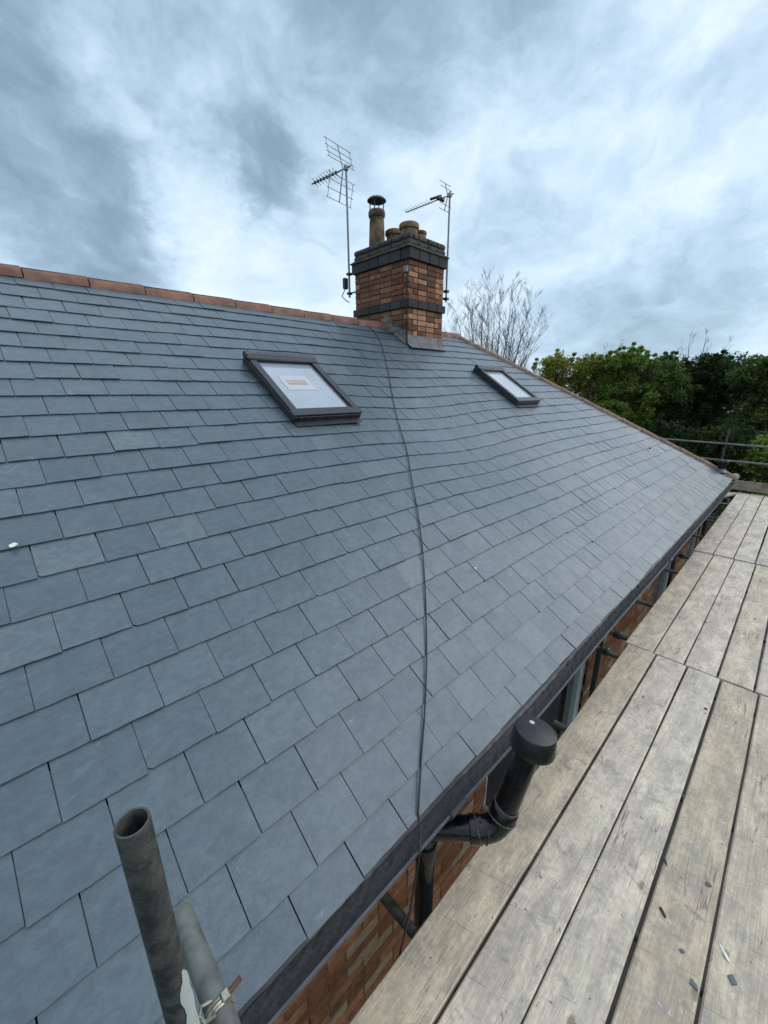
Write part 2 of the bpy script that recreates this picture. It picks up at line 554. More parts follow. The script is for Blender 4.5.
# ------------------------------------------------------------------ the house
YE, ZE = 0.7885, -1.697           # slate edge at the eaves
YR, ZR = 4.7131, 0.8907           # lower edge of the ridge tiles
XR, XE = 6.4411, 10.3657          # ridge end, eaves corner
LS = math.hypot(YR - YE, ZR - ZE)
cs, sn = (YR - YE) / LS, (ZR - ZE) / LS
AP = 0.11                         # slate runs on under the tiles by this much
LT = LS + AP
YA, ZA = YE + cs * LT, ZE + sn * LT
X0 = -4.6                         # gable end behind the camera
house = thing('brick_house', (3.0, YA, GZ), 'brick house under a new blue grey slate roof with a hipped end', 'house')


def sag(u, s):
    """the old rafters dip a little below the chimney and the eaves wander"""
    a = -0.085 * math.exp(-((u - 3.75) / 0.95) ** 2 - ((s - 2.35) / 1.25) ** 2)
    a += -0.020 * math.exp(-((u - 2.0) / 0.5) ** 2 - (s / 0.6) ** 2)
    a += 0.010 * math.sin(u * 2.1 + 1.0) * math.exp(-(s / 1.5) ** 2)
    a += 0.006 * math.sin(u * 1.7 + s * 2.3)
    return a * min(1.0, max(0.0, (LT - s) / 0.5))


def P_front(u, s, h):
    h += sag(u, s)
    return Vector((u, YE + cs * s - sn * h, ZE + sn * s + cs * h))


def P_back(u, s, h):
    return Vector((u, 2 * YA - (YE + cs * s - sn * h), ZE + sn * s + cs * h))


XC = XE + AP * cs                 # true corner of the eaves at the hip
HR = YA - YE                      # plan run of the hip


def P_hip(u, s, h):               # u runs along Y
    return Vector((XC + 0.0 - cs * s + sn * h, u, ZE + sn * s + cs * h))


def clip(poly, a, b, c):
    """keep the side a*u + b*s <= c"""
    out = []
    for i in range(len(poly)):
        p, q = poly[i], poly[(i + 1) % len(poly)]
        dp, dq = a * p[0] + b * p[1] - c, a * q[0] + b * q[1] - c
        if dp <= 0:
            out.append(p)
        if (dp < 0 < dq) or (dq < 0 < dp):
            t = dp / (dp - dq)
            out.append((p[0] + (q[0] - p[0]) * t, p[1] + (q[1] - p[1]) * t))
    return out


GA, SW = 0.1922, 0.2405


def slates(mb, Pf, u0, u1, clips, detail=True, rnd=random.Random(3), holes=()):
    rows = [0.0] + [0.130 + GA * k for k in range(24)]
    for ri, s0 in enumerate(rows):
        if s0 > LT - 0.03:
            break
        k = ri - 1
        ph = 0.27 if k % 2 == 0 else 0.154
        i0 = int(math.floor((u0 - ph) / SW)) - 1
        i1 = int(math.ceil((u1 - ph) / SW)) + 1
        edges = [ph + SW * i + rnd.uniform(-.007, .007) for i in range(i0, i1 + 1)]
        if detail:
            ex = []
            for a_ in edges:
                ex.append(a_)
                pr = 0.0 if a_ < 3.2 else 0.24
                if rnd.random() < pr:
                    ex.append(a_ + rnd.choice((.07, .09, .12, .15)))
            edges = ex
        ln = 0.36 if ri else 0.2
        for a_, b_ in zip(edges[:-1], edges[1:]):
            if b_ - a_ < 0.03:
                continue
            gp = rnd.uniform(.0012, .0025)
            if rnd.random() < .12:
                gp = .0036
            ds = rnd.uniform(-.004, .004) - (rnd.random() < .05) * .006
            top = min(s0 + ln, LT)
            if any(a_ > h0 and b_ < h1 and s0 + ds > h2 and top < h3 for h0, h1, h2, h3 in holes):
                continue
            bot = s0 + ds
            pts = []
            nb = 5 if detail else 1
            for j in range(nb + 1):
                t = j / nb
                jit = rnd.uniform(-.0016, .0016) if detail and 0 < j < nb else 0
                pts.append((a_ + gp + (b_ - a_ - 2 * gp) * t, bot + jit))
            if detail and rnd.random() < .06:          # a knocked corner
                pts[0] = (pts[0][0] + rnd.uniform(.006, .016), pts[0][1])
                pts.insert(0, (a_ + gp, bot + rnd.uniform(.006, .014)))
            skew = rnd.uniform(-.002, .002)
            pts.append((b_ - gp + skew, top))
            pts.append((a_ + gp + skew, top))
            for c in clips:
                pts = clip(pts, *c)
                if len(pts) < 3:
                    break
            if len(pts) < 3:
                continue
            hb = .0155 + rnd.uniform(-.0012, .0016) + (rnd.random() < .06) * .003
            tl = rnd.uniform(-.0016, .0016)
            th = .0048
            um = (a_ + b_) / 2

            def hh(u, s):
                return hb * (1 - (s - s0) / ln) + .001 + tl * (u - um) / .12
            n = len(pts)
            vs = [Pf(u, s, hh(u, s) + th) for u, s in pts] + [Pf(u, s, hh(u, s)) for u, s in pts]
            fs = [tuple(range(n))] + [(i, n + i, n + (i + 1) % n, (i + 1) % n) for i in range(n)]
            mb.add(vs, fs)


# slate front, back and hip end
hipa = [(1.0, cs, XC), (-1.0, 0.0, -X0), (0, 1.0, LT)]
rf = MB()
slates(rf, P_front, X0, XC, hipa)
slates(rf, P_back, X0, XC, hipa, False, random.Random(4))
slates(rf, P_hip, YE, 2 * YA - YE, [(-1.0, cs, -YE), (1.0, cs, 2 * YA - YE), (0, 1.0, LT)], False, random.Random(5))
roof = rf.build('roof', M['slate'], house)
roof['label'] = 'new slate roof with its courses sagging slightly below the chimney'
dk = MB()


def deck_grid(Pf, a0, a1, b0, b1, h):
    """deck quad strip from eaves (a0..a1) to top (b0..b1)"""
    nu, ns = 40, 16
    vs, fs = [], []
    for j in range(ns + 1):
        s = LT * j / ns
        l, r_ = a0 + (b0 - a0) * j / ns, a1 + (b1 - a1) * j / ns
        for i in range(nu + 1):
            vs.append(Pf(l + (r_ - l) * i / nu, s, h))
    for j in range(ns):
        for i in range(nu):
            o = j * (nu + 1) + i
            fs.append((o, o + 1, o + nu + 2, o + nu + 1))
    dk.add(vs, fs)


deck_grid(P_front, X0 + .01, XC - .02, X0 + .01, XC - HR - .02, -.006)
deck_grid(P_back, X0 + .01, XC - .02, X0 + .01, XC - HR - .02, -.006)
deck_grid(P_hip, YE + .02, 2 * YA - YE - .02, YA, YA, -.006)
dk.build('underlay', M['deck'], roof)


def cap_tile(mb, p0, p1, up, half, drop, crest, lip=.012, n=8, th=.016):
    """one ridge or hip tile: an open arched trough laid from p0 to p1, a little higher at the p1 end"""
    p0, p1, up = Vector(p0), Vector(p1), Vector(up).normalized()
    t = (p1 - p0).normalized()
    side = t.cross(up).normalized()
    up = side.cross(t).normalized()
    vs = []
    for e, (p, lf) in enumerate(((p0, 0.0), (p1, lip))):
        for lay in (0.0, -th):
            for k in range(n + 1):
                a = math.pi * k / n
                c_, s_ = math.cos(a), math.sin(a) ** .75 if 0 < k < n else 0.0
                vs.append(p + side * (c_ * (half + lay)) + up * (-drop + (crest + drop + lay) * s_ + lf))
    m_ = n + 1
    fs = []
    for k in range(n):
        fs.append((k, k + 1, 2 * m_ + k + 1, 2 * m_ + k))
        fs.append((m_ + k + 1, m_ + k, 3 * m_ + k, 3 * m_ + k + 1))
        fs.append((k + 1, k, m_ + k, m_ + k + 1))
        fs.append((2 * m_ + k, 2 * m_ + k + 1, 3 * m_ + k + 1, 3 * m_ + k))
    for k in (0, n):
        fs.append((k, 2 * m_ + k, 3 * m_ + k, m_ + k))
    mb.add(vs, fs)


XHA = XC - HR                       # where the hips meet the ridge
def ridge_run(a_from, a_to, stop):
    rt, mo = MB(), MB()
    first = last = None
    for k in range(a_from, a_to):
        a = 0.455 + 0.4499 * k
        b_ = min(a + 0.4499, stop)
        if b_ - a < .05:
            break
        j = random.uniform(-.004, .004)
        cap_tile(rt, (a + .005, YA + j, ZA), (b_ - .005, YA + j, ZA), (0, 0, 1), .118, .062, .042, .008)
        first = a if first is None else first
        last = b_
    rt.build('ridge_tiles', M['clay'], roof, True, 35)
    mo.box(((first + last) / 2, YA, ZA - .005), (last - first - .02, .16, .07))
    mo.build('ridge_bedding', M['darkmortar'], roof)


ridge_run(-11, 10, 4.70)
ridge_run(11, 14, XHA + .06)
A_, B_ = Vector((XHA, YA, ZA)), Vector((XC, YE, ZE + .012))
B2_ = Vector((XC, 2 * YA - YE, ZE + .012))
for E_ in (B_, B2_):
    ht, hm = MB(), MB()
    nT = 14
    for i in range(nT):
        p, q_ = A_.lerp(E_, (i + 1) / nT), A_.lerp(E_, i / nT)
        cap_tile(ht, p + (q_ - p) * .010, q_ - (q_ - p) * .010, (0, 0, 1), .10, .052, .050, .010)
    hm.path([A_ + Vector((0, 0, -.005)), E_ + Vector((0, 0, -.005))], .045, 8)
    ht.build('hip_tiles', M['hipclay'], roof, True, 35)
    hm.build('hip_bedding', M['mortar'], roof)
em = MB()
em.lathe([(0, -.06), (.055, -.055), (.075, -.01), (.07, .04), (.045, .075), (0, .085)], B_ + (B_ - A_).normalized() * .0 + Vector((0, 0, .01)), (0.6, -.6, .5), 12)
em.build('mortar_end', M['mortar'], roof, True)

# --- walls: mortar core with real bricks on the front
WY = 1.05
WT, WB = -1.93, GZ
XL, XRW = X0 + .15, XC - .28
openings = [(2.02, 3.95, -3.75, -1.95), (6.55, 7.65, -3.75, -1.95), (9.0, 9.85, -3.75, -1.95)]
core = MB()
xs = [XL]
for a, b_, c, d in openings:
    core.box(((xs[-1] + a) / 2, WY + .14, (WT + WB) / 2), (a - xs[-1], .25, WT - WB))
    core.box(((a + b_) / 2, WY + .14, (c + WB) / 2), (b_ - a, .25, c - WB))
    xs.append(b_)
core.box(((xs[-1] + XRW) / 2, WY + .14, (WT + WB) / 2), (XRW - xs[-1], .25, WT - WB))
BYW = 2 * YA - WY
core.box(((XL + XRW) / 2, BYW - .14, (WT + WB) / 2), (XRW - XL, .25, WT - WB))
core.box((XRW - .125, YA, (WT + WB) / 2), (.25, BYW - WY - .54, WT - WB))
core.add([(XL, WY + .27, WB), (XL, BYW - .27, WB), (XL, BYW - .27, WT), (XL, YA, ZA - .12), (XL, WY + .27, WT),
          (XL + .25, WY + .27, WB), (XL + .25, BYW - .27, WB), (XL + .25, BYW - .27, WT), (XL + .25, YA, ZA - .12), (XL + .25, WY + .27, WT)],
         [(0, 1, 2, 3, 4), (9, 8, 7, 6, 5), (0, 5, 6, 1), (1, 6, 7, 2), (2, 7, 8, 3), (3, 8, 9, 4), (4, 9, 5, 0)])
wall = core.build('wall', M['wallmortar'], house)
br = MB()
rb = random.Random(11)
nc = int((WT - WB) / .075)
for c in range(nc):
    z = WT - .0375 - .075 * c
    x = XL + (0.1125 if c % 2 else 0)
    while x < XRW - .05:
        ln = .215 if rb.random() < .85 else .1025
        x1 = min(x + ln, XRW)
        ok = True
        for a, b_, o0, o1 in openings:
            if x1 > a and x < b_ and o0 - .03 < z < o1 + .03:
                ok = False
                if x < a - .04:
                    br.cbox(((x + a) / 2, WY + .026 + rb.uniform(0, .003), z), (a - x, .04, .064), .003)
                if x1 > b_ + .04:
                    br.cbox(((x1 + b_) / 2, WY + .027, z), (x1 - b_, .04, .064), .003)
        if ok:
            br.cbox(((x + x1) / 2, WY + .026 + rb.uniform(0, .004), z), (x1 - x, .04, .064), .003)
        x = x1 + .011
br.build('brick_face', M['brick'], wall)

# --- eaves: fascia, soffit, gutter
fa = MB()
fa.box(((X0 + XC) / 2, .872, -1.812), (XC - X0 - .1, .022, .215))
fa.box(((X0 + XC) / 2, .965, -1.912), (XC - X0 - .1, .160, .012))
fa.box((XC - .13, YA, -1.82), (.02, 2 * (YA - YE) - .3, .2))
fa.build('fascia', M['fascia'], house)
gm, gd = MB(), MB()
GY, GTZ, GR = .778, -1.742, .062
prof_o = [(GY - GR * math.cos(math.pi * k / 10), GTZ - GR * .95 * math.sin(math.pi * k / 10)) for k in range(11)]
prof_i = [(GY - (GR - .0035) * math.cos(math.pi * k / 10), GTZ - (GR - .0035) * .95 * math.sin(math.pi * k / 10)) for k in range(11)]
prof_o = [(GY - GR - .004, GTZ + .006), (GY - GR - .004, GTZ - .006)] + prof_o[0:]
ring = prof_o + prof_i[::-1] + [(GY - GR + .004, GTZ + .006)]
nx = 60
gx0, gx1 = X0, XC + .04
vs, fs = [], []


def gutdip(x):
    return sag(min(x, 9.5), 0.0) * .8


for i in range(nx + 1):
    x = gx0 + (gx1 - gx0) * i / nx
    for y, z in ring:
        vs.append((x, y, z + gutdip(x)))
nr = len(ring)
for i in range(nx):
    for k in range(nr):
        k2 = (k + 1) % nr
        fs.append((i * nr + k, i * nr + k2, (i + 1) * nr + k2, (i + 1) * nr + k))
gm.add(vs, fs)
gutter = gm.build('gutter', M['gutter'], house, True, 50)
vs, fs = [], []
rs = random.Random(2)
nx = 420
for i in range(nx + 1):
    x = gx0 + (gx1 - gx0 - .05) * i / nx
    for j in range(5):
        y = GY - .040 + .065 * j / 4
        zz = GTZ - .044 + .006 * abs(j - 2) / 2 + rs.uniform(-.003, .004) + gutdip(x)
        vs.append((x, y, zz))
for i in range(nx):
    for j in range(4):
        o = i * 5 + j
        fs.append((o, o + 1, o + 6, o + 5))
gd.add(vs, fs)
gd.build('silt', M['debris'], gutter)
for jx in (1.13, 4.95, 8.6):
    j_ = MB()
    for w_ in (-.045, .045):
        pts = [(jx + w_, GY - .069 * math.cos(math.pi * k / 10), GTZ - .064 * math.sin(math.pi * k / 10) + gutdip(jx)) for k in range(11)]
        j_.path(pts, .0045, 6)
    pts = [(jx, GY - .070 * math.cos(math.pi * k / 10), GTZ - .066 * math.sin(math.pi * k / 10) + gutdip(jx)) for k in range(9)]
    j_.path(pts, .007, 6)
    j_.cbox((jx, GY - .068, GTZ + .006 + gutdip(jx)), (.11, .022, .02), .004)
    j_.build('gutter_union', M['dark'], gutter)

# --- windows under the eaves
for wi, (a, b_, c, d) in enumerate(openings):
    f = MB()
    yf = WY + .07
    for x in (a + .035, b_ - .035):
        f.cbox((x, yf, (c + d) / 2), (.07, .07, d - c), .006)
    for z in (c + .035, d - .035):
        f.cbox(((a + b_) / 2, yf, z), (b_ - a - .14, .07, .07), .006)
    if wi == 0:
        f.cbox((2.74, yf, (c + d) / 2), (.07, .066, d - c - .14), .006)
        f.cbox((b_ - .125, yf - .012, (c + d) / 2), (.05, .06, d - c - .14), .006)
    win = MB()
    win = f.build('window', M['upvc'], house)
    p_ = MB()
    p_.box(((a + b_) / 2, yf + .012, (c + d) / 2), (b_ - a - .12, .012, d - c - .12))
    p_.build('pane', M['glass'], win)
    sl = MB()
    sl.cbox(((a + b_) / 2, WY - .01, c - .03), (b_ - a + .1, .16, .05), .006)
    sl.build('sill', M['mortar'], win)

# --- skylights
ex, es, en = Vector((1, 0, 0)), Vector((0, cs, sn)), Vector((0, -sn, cs))


def roofp(u, s, h):
    return Vector((u, YE + cs * s - sn * h, ZE + sn * s + cs * h))


def skylight(u0, u1, s0, s1, label, pane_m, sticker):
    AX = (ex, es, en)
    H = .088
    um, sm = (u0 + u1) / 2, (s0 + s1) / 2
    fr = MB()
    # kerb sides rising from the slates
    for u in (u0 + .022, u1 - .022):
        fr.cbox(roofp(u, sm, H / 2 - .04), (.044, s1 - s0, H + .06), .004, AX)
    for s_ in (s0 + .022, s1 - .022):
        fr.cbox(roofp(um, s_, H / 2 - .042), (u1 - u0 - .088, .044, H + .056), .004, AX)
    sk = fr.build('skylight', M['veluxdark'], house)
    sk['label'] = label
    c = MB()      # grey cover profiles
    for u in (u0 + .034, u1 - .034):
        c.cbox(roofp(u, sm - .01, H + .006), (.066, s1 - s0 - .06, .018), .005, AX)
    c.cbox(roofp(um, s0 + .036, H + .003), (u1 - u0 + .012, .072, .020), .005, AX)
    c.cbox(roofp(um, s0 + .085, H - .002), (u1 - u0 - .14, .026, .012), .003, AX)
    c.build('cover_profile', M['velux'], sk)
    hd = MB()     # top hood, thicker and rounded
    hd.path([roofp(u0 - .012, s1 - .035, H + .012), roofp(u1 + .012, s1 - .035, H + .012)], .034, 12)
    hd.cbox(roofp(um, s1 - .075, H + .014), (u1 - u0 + .02, .09, .034), .010, AX)
    hd.build('hood', M['velux'], sk, True)
    p_ = MB()
    p_.box(roofp(um, sm, H - .018), (u1 - u0 - .125, s1 - s0 - .16, .008), AX)
    p_.build('pane', pane_m, sk)
    ed = MB()     # pale edge of the sealed unit
    for u in (u0 + .075, u1 - .075):
        ed = MB()
        ed.box(roofp(u, sm, H - .010), (.012, s1 - s0 - .17, .006), AX)
        ed.build('spacer_bar', M['steel'], sk)
    fl = MB()     # lead apron and side flashings
    fl.box(roofp(um, s0 - .022, .027), (u1 - u0 - .02, .075, .003), AX)
    fl.build('flashing', M['velux'], sk)
    if sticker:
        st = MB()
        st.box(roofp(2.125, 3.105, H - .0122), (.30, .23, .002), AX)
        so = st.build('sticker', M['paper'], sk)
        tx = MB()
        # the sticker's red wording, too small in the photograph to read: a band of short strokes
        rr = random.Random(5)
        tx.box(roofp(2.125, 3.142, H - .0108), (.205, .008, .0014), AX)
        for row, (ss, hh_) in enumerate(((3.122, .022),)):
            u = 2.025
            while u < 2.215:
                wv = rr.uniform(.010, .020)
                tx.box(roofp(u + wv / 2, ss, H - .0108), (wv * .7, hh_, .0014), AX)
                u += wv + .006
        tx.box(roofp(2.125, 3.088, H - .0108), (.205, .030, .0014), AX)
        tx.build('print', M['redink'], so)
    return sk


skylight(1.805, 2.535, 2.60, 3.545, 'nearer roof window with a white and red sticker on its glass', M['pane'], True)
skylight(5.585, 6.29, 2.67, 3.60, 'roof window beyond the chimney, its glass plain white', M['whitepane'], False)

# --- chimney
CX0, CX1, CY0, CY1 = 4.684, 5.475, 4.322, 5.49
cc = ((CX0 + CX1) / 2, (CY0 + CY1) / 2)


def brick_ring(mb, x0, x1, y0, y1, z0, z1, rnd, h=.075, ln=.215, dep=.1, ch=.004, only=None):
    nC = max(1, round((z1 - z0) / h))
    hz = (z1 - z0) / nC
    for c in range(nC):
        z = z0 + hz * (c + .5)
        full = c % 2 == 0

        def run(a, b_, fn):
            n = max(1, round((b_ - a) / (ln + .01)))
            st = (b_ - a) / n
            ed = [a + st * i for i in range(n + 1)]
            if c % 2:
                ed = [a] + [a + st * (i + .5) for i in range(n)] + [b_]
            for p, q in zip(ed[:-1], ed[1:]):
                fn(p + .005, q - .005)
        for si, (yy, sg) in enumerate(((y0, 1), (y1, -1))):
            if only not in (None, 'y%d' % si):
                continue
            a, b_ = (x0, x1) if full else (x0 + dep, x1 - dep)
            run(a, b_, lambda p, q: mb.cbox(((p + q) / 2, yy + sg * (dep / 2 - rnd.uniform(0, .005)), z), (q - p, dep, hz - .011), ch))
        for si, (xx, sg) in enumerate(((x0, 1), (x1, -1))):
            if only not in (None, 'x%d' % si):
                continue
            a, b_ = (y0 + dep, y1 - dep) if full else (y0, y1)
            run(a, b_, lambda p, q: mb.cbox((xx + sg * (dep / 2 - rnd.uniform(0, .005)), (p + q) / 2, z), (dep, q - p, hz - .011), ch))


rc = random.Random(21)
ck = MB()
ck.box((cc[0], cc[1], .99), (CX1 - CX0 - .016, CY1 - CY0 - .016, 2.2))
chim = ck.build('chimney', M['darkmortar'], house)
for z0, z1 in ((.40, 1.150), (1.262, 1.765)):
    for sd_n in ('y0', 'y1', 'x0', 'x1'):
        cb = MB()
        brick_ring(cb, CX0, CX1, CY0, CY1, z0, z1, rc, only=sd_n)
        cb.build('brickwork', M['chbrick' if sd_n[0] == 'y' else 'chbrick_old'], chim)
bb = MB()
brick_ring(bb, CX0 - .030, CX1 + .030, CY0 - .030, CY1 + .030, 1.150, 1.262, rc, h=.112, dep=.16)
bb.build('string_course', M['blackbrick'], chim)
bb = MB()
brick_ring(bb, CX0 - .036, CX1 + .036, CY0 - .036, CY1 + .036, 1.765, 1.905, rc, h=.14, dep=.17)
bb.build('oversailing_course', M['blackbrick'], chim)
lg = MB()      # weathered mortar ledge above the dark course
for i in range(1):
    o, t = .052, .004
    z0, z1 = 1.905, 1.955
    A4 = [(CX0 - o, CY0 - o, z0), (CX1 + o, CY0 - o, z0), (CX1 + o, CY1 + o, z0), (CX0 - o, CY1 + o, z0)]
    A5 = [(x, y, z0 + .016) for x, y, z in A4]
    A6 = [(CX0 - t, CY0 - t, z1), (CX1 + t, CY0 - t, z1), (CX1 + t, CY1 + t, z1), (CX0 - t, CY1 + t, z1)]
    vs = A4 + A5 + A6
    fs = [(3, 2, 1, 0)]
    for k in range(4):
        k2 = (k + 1) % 4
        fs += [(k, k2, 4 + k2, 4 + k), (4 + k, 4 + k2, 8 + k2, 8 + k)]
    lg.add(vs, fs)
lg.build('mortar_ledge', M['moss'], chim)
cb = MB()
brick_ring(cb, CX0 - .012, CX1 + .012, CY0 - .012, CY1 + .012, 1.94, 2.090, rc, ch=.016)
cb.build('capping', M['mossbrick'], chim)
fl = MB()      # flaunching: a mossy mortar dome with rounded shoulders
nu = 14
vs, fs = [], []
for j in range(nu + 1):
    for i in range(nu + 1):
        a, b_ = i / nu * 2 - 1, j / nu * 2 - 1
        e = max(0.0, 1 - abs(a) ** 5) * max(0.0, 1 - abs(b_) ** 5)
        vs.append((cc[0] + a * ((CX1 - CX0) / 2 + .004), cc[1] + b_ * ((CY1 - CY0) / 2 + .004), 2.075 + .072 * e + rc.uniform(-.006, .006) * (e > .05)))
for j in range(nu):
    for i in range(nu):
        o = j * (nu + 1) + i
        fs.append((o, o + 1, o + nu + 2, o + nu + 1))
fl.add(vs, fs)
fl.build('flaunching', M['moss'], chim, True, 80)


def pot(x, y, prof, mat, lift=.05):
    p_ = MB()
    p_.lathe(prof, (x, y, 2.10 + lift), (0, 0, 1), 28)
    return p_.build('chimney_pot', mat, chim, True, 35)


o_ = pot(4.90, 5.20, [(.128, 0), (.125, .06), (.112, .36), (.108, .43), (.118, .435), (.128, .455), (.128, .50), (.118, .525), (.100, .525), (.098, .35), (.0, .34)], M['sootclay'], -.01)
o_['label'] = 'tall sooty pot carrying a round cowl'
pot(5.20, 5.12, [(.125, 0), (.122, .05), (.120, .085), (.140, .095), (.146, .12), (.142, .15), (.122, .165), (.105, .16), (.10, .06), (0, .06)], M['pot'], .14)
pot(5.0, 4.62, [(.128, 0), (.124, .06), (.120, .10), (.142, .112), (.148, .14), (.144, .168), (.126, .182), (.108, .178), (.10, .06), (0, .06)], M['pot'], .045)
pot(5.27, 4.66, [(.105, 0), (.102, .04), (.112, .05), (.114, .07), (.108, .085), (.085, .085), (.08, .03), (0, .03)], M['pot'], .105)
cw = MB()
for k in range(4):
    a = math.pi / 2 * k + .5
    cw.path([(4.90 + .105 * math.cos(a), 5.20 + .105 * math.sin(a), 2.56), (4.90 + .108 * math.cos(a), 5.20 + .108 * math.sin(a), 2.755)], .009, 6)
cw.lathe([(0, .232), (.06, .230), (.115, .214), (.142, .190), (.144, .178), (.136, .178), (.06, .19), (0, .192)], (4.90, 5.20, 2.56), (0, 0, 1), 28)
cw.build('cowl', M['cowlmetal'], chim, True, 50)
# flashings at the roof
ld = MB()
AX = (ex, es, en)
sC = (CY0 - YE) / cs                      # slope distance of the front face
ld.box(roofp(cc[0], sC - .045, .034), (CX1 - CX0 + .05, .11, .005), AX)
ld.box((cc[0], CY0 - .006, .70), (CX1 - CX0 + .03, .006, .17))
ld.build('apron_flashing', M['lead'], chim)
fil_m = plain('grey_fillet', (.16, .145, .13), .95, var=.7, scale=14, bmp=.6)
for xx, sg in ((CX0, -1), (CX1, 1)):      # rough mortar fillet up the sides
    sf = MB()
    vs, fs = [], []
    n = 9
    for i in range(n):
        y = CY0 + (YA - CY0) * i / (n - 1)
        z = ZE + (y - YE) * sn / cs + .02
        hgt = .15 + .03 * math.sin(i * 1.9)
        vs += [(xx + sg * .060, y, z), (xx + sg * .018, y, z + hgt * .55), (xx + sg * .004, y, z + hgt)]
    for i in range(n - 1):
        for k in range(2):
            o = i * 3 + k
            f_ = (o, o + 1, o + 4, o + 3)
            fs.append(f_ if sg > 0 else f_[::-1])
    sf.add(vs, fs)
    sf.build('mortar_fillet', fil_m, chim)
# ------------------------------------------------------------------ television aerials
def mast_bracket(t, mx, my, tx, ty, zs):
    for z in zs:
        b_ = MB()
        b_.path([(mx, my, z), (tx, ty, z)], .011, 6)
        b_.cbox((mx, my, z), (.07, .07, .035), .005)
        b_.build('bracket', M['dark'], t)


a1 = thing('tv_aerial', (4.695, 5.64, 1.5), 'large grid reflector TV aerial on a tall mast left of the tall chimney pot', 'aerial', 'aerials on the chimney')
m_ = MB()
m_.path([(4.695, 5.645, 1.47), (4.690, 5.645, 3.27)], .0165, 10)
m_.build('mast', M['alu'], a1, True)
mast_bracket(a1, 4.695, 5.645, 4.70, 5.44, (1.53, 1.81))
jb = MB()
jb.cbox((4.665, 5.71, 1.68), (.08, .06, .16), .01)
jb.path([(4.665, 5.71, 1.61), (4.64, 5.78, 1.50), (4.67, 5.72, 1.44), (4.69, 5.66, 1.40)], .008, 6)
jb.build('amplifier_box', M['dark'], a1)
top = Vector((4.69, 5.645, 3.235))
bd = Vector((-.12, .99, 0)).normalized()
sd_ = Vector((bd.y, -bd.x, 0))
bm_ = MB()
bm_.path([top - bd * .10, top + bd * .78], .011, 8)
bm_.cbox(top, (.06, .06, .07), .008)
bm_.build('boom', M['alu'], a1)
for i in range(8):
    el = MB()
    p = top + bd * (.22 + .068 * i)
    r_ = .085 - .004 * i
    for s1 in (-1, 1):
        el.path([p + sd_ * (s1 * .012), p + sd_ * (s1 * r_) + Vector((0, 0, .040))], .0042, 5)
        el.path([p + sd_ * (s1 * .012), p + sd_ * (s1 * r_) + Vector((0, 0, -.040))], .0042, 5)
    el.cbox(p, (.028, .028, .045), .004)
    el.build('director', M['dark'], a1)
rfm = MB()
mid = top + bd * .075
for sg in (1, -1):
    hi = mid + Vector((0, 0, (.335 if sg > 0 else .40) * sg)) + bd * .09
    lo = mid + Vector((0, 0, .02 * sg))
    rfm.path([lo, hi], .0095, 6)
    for t in (.22, .42, .70, 1.0):
        p = lo.lerp(hi, t)
        hw = .29
        rfm.path([p - sd_ * hw, p + sd_ * hw], .0048, 5)
    for s1 in (-1, 1):
        rfm.path([lo.lerp(hi, .22) + sd_ * (.25 * s1), hi + sd_ * (.25 * s1)], .0048, 5)
rfm.build('reflector', M['alu'], a1)

a2 = thing('tv_aerial', (5.593, 4.357, 1.37), 'smaller slim TV aerial right of the chimney, its boom pointing left', 'aerial', 'aerials on the chimney')
m_ = MB()
m_.path([(5.592, 4.358, 1.34), (5.593, 4.357, 2.81)], .0145, 10)
m_.build('mast', M['alu'], a2, True)
mast_bracket(a2, 5.592, 4.358, 5.43, 4.40, (1.385, 1.49))
top = Vector((5.593, 4.357, 2.765))
bd = Vector((-.04, 1, 0)).normalized()
sd_ = Vector((bd.y, -bd.x, 0))
bm_ = MB()
bm_.path([top - bd * .07, top + bd * .86], .0085, 8)
bm_.cbox(top, (.05, .05, .06), .006)
bm_.build('boom', M['alu'], a2)
dp = MB()
dp.path([top + bd * .16 + Vector((0, 0, .035)), top + bd * .36 + Vector((0, 0, .045))], .019, 8)
dp.cbox(top + bd * .17, (.16, .05, .05), .01)
dp.build('dipole', M['dark'], a2)
for i in range(9):
    el = MB()
    p = top + bd * (.38 + .058 * i)
    el.path([p - sd_ * .075 + Vector((0, 0, .012)), p + sd_ * .075 + Vector((0, 0, .012))], .0036, 5)
    el.build('director', M['alu'], a2)
rfm = MB()
for sg in (1, -1):
    lo = top + bd * .04
    hi = lo + Vector((0, 0, .17 * sg)) + bd * .05
    rfm.path([lo, hi], .0075, 6)
    for t in (.62, 1.0):
        p = lo.lerp(hi, t)
        rfm.path([p - sd_ * .14, p + sd_ * .14], .0045, 5)
rfm.build('reflector', M['alu'], a2)

# ------------------------------------------------------------------ the cable over the slates
c_ = MB()
c_.path([(CX0 - .015, CY0 + .03, 1.93), (CX0 - .014, CY0 + .025, 1.60), (CX0 - .014, CY0 + .03, 1.30), (CX0 - .050, CY0 - .0, 1.26), (CX0 - .050, CY0 + .0, 1.15), (CX0 - .012, CY0 + .03, 1.10), (CX0 - .014, CY0 + .03, .78)], .0062, 6)
cab = c_.build('chimney_cable', M['cable'], None, True)
tag(cab, 'black cable with a small grey junction box running down the near corner of the chimney', 'cable')
jb = MB()
jb.cbox((CX0 - .030, CY0 + .035, 1.635), (.05, .07, .085), .008)
jb.build('junction_box', M['steel'], cab)
roofpts = [(4.24, 4.66), (4.12, 4.25), (3.65, 3.47), (3.143, 2.70), (2.80, 2.16), (2.486, 1.745), (2.139, 1.262), (1.848, .90), (1.553, .575), (1.304, .334), (1.093, .152), (.945, .018)]
rp = []
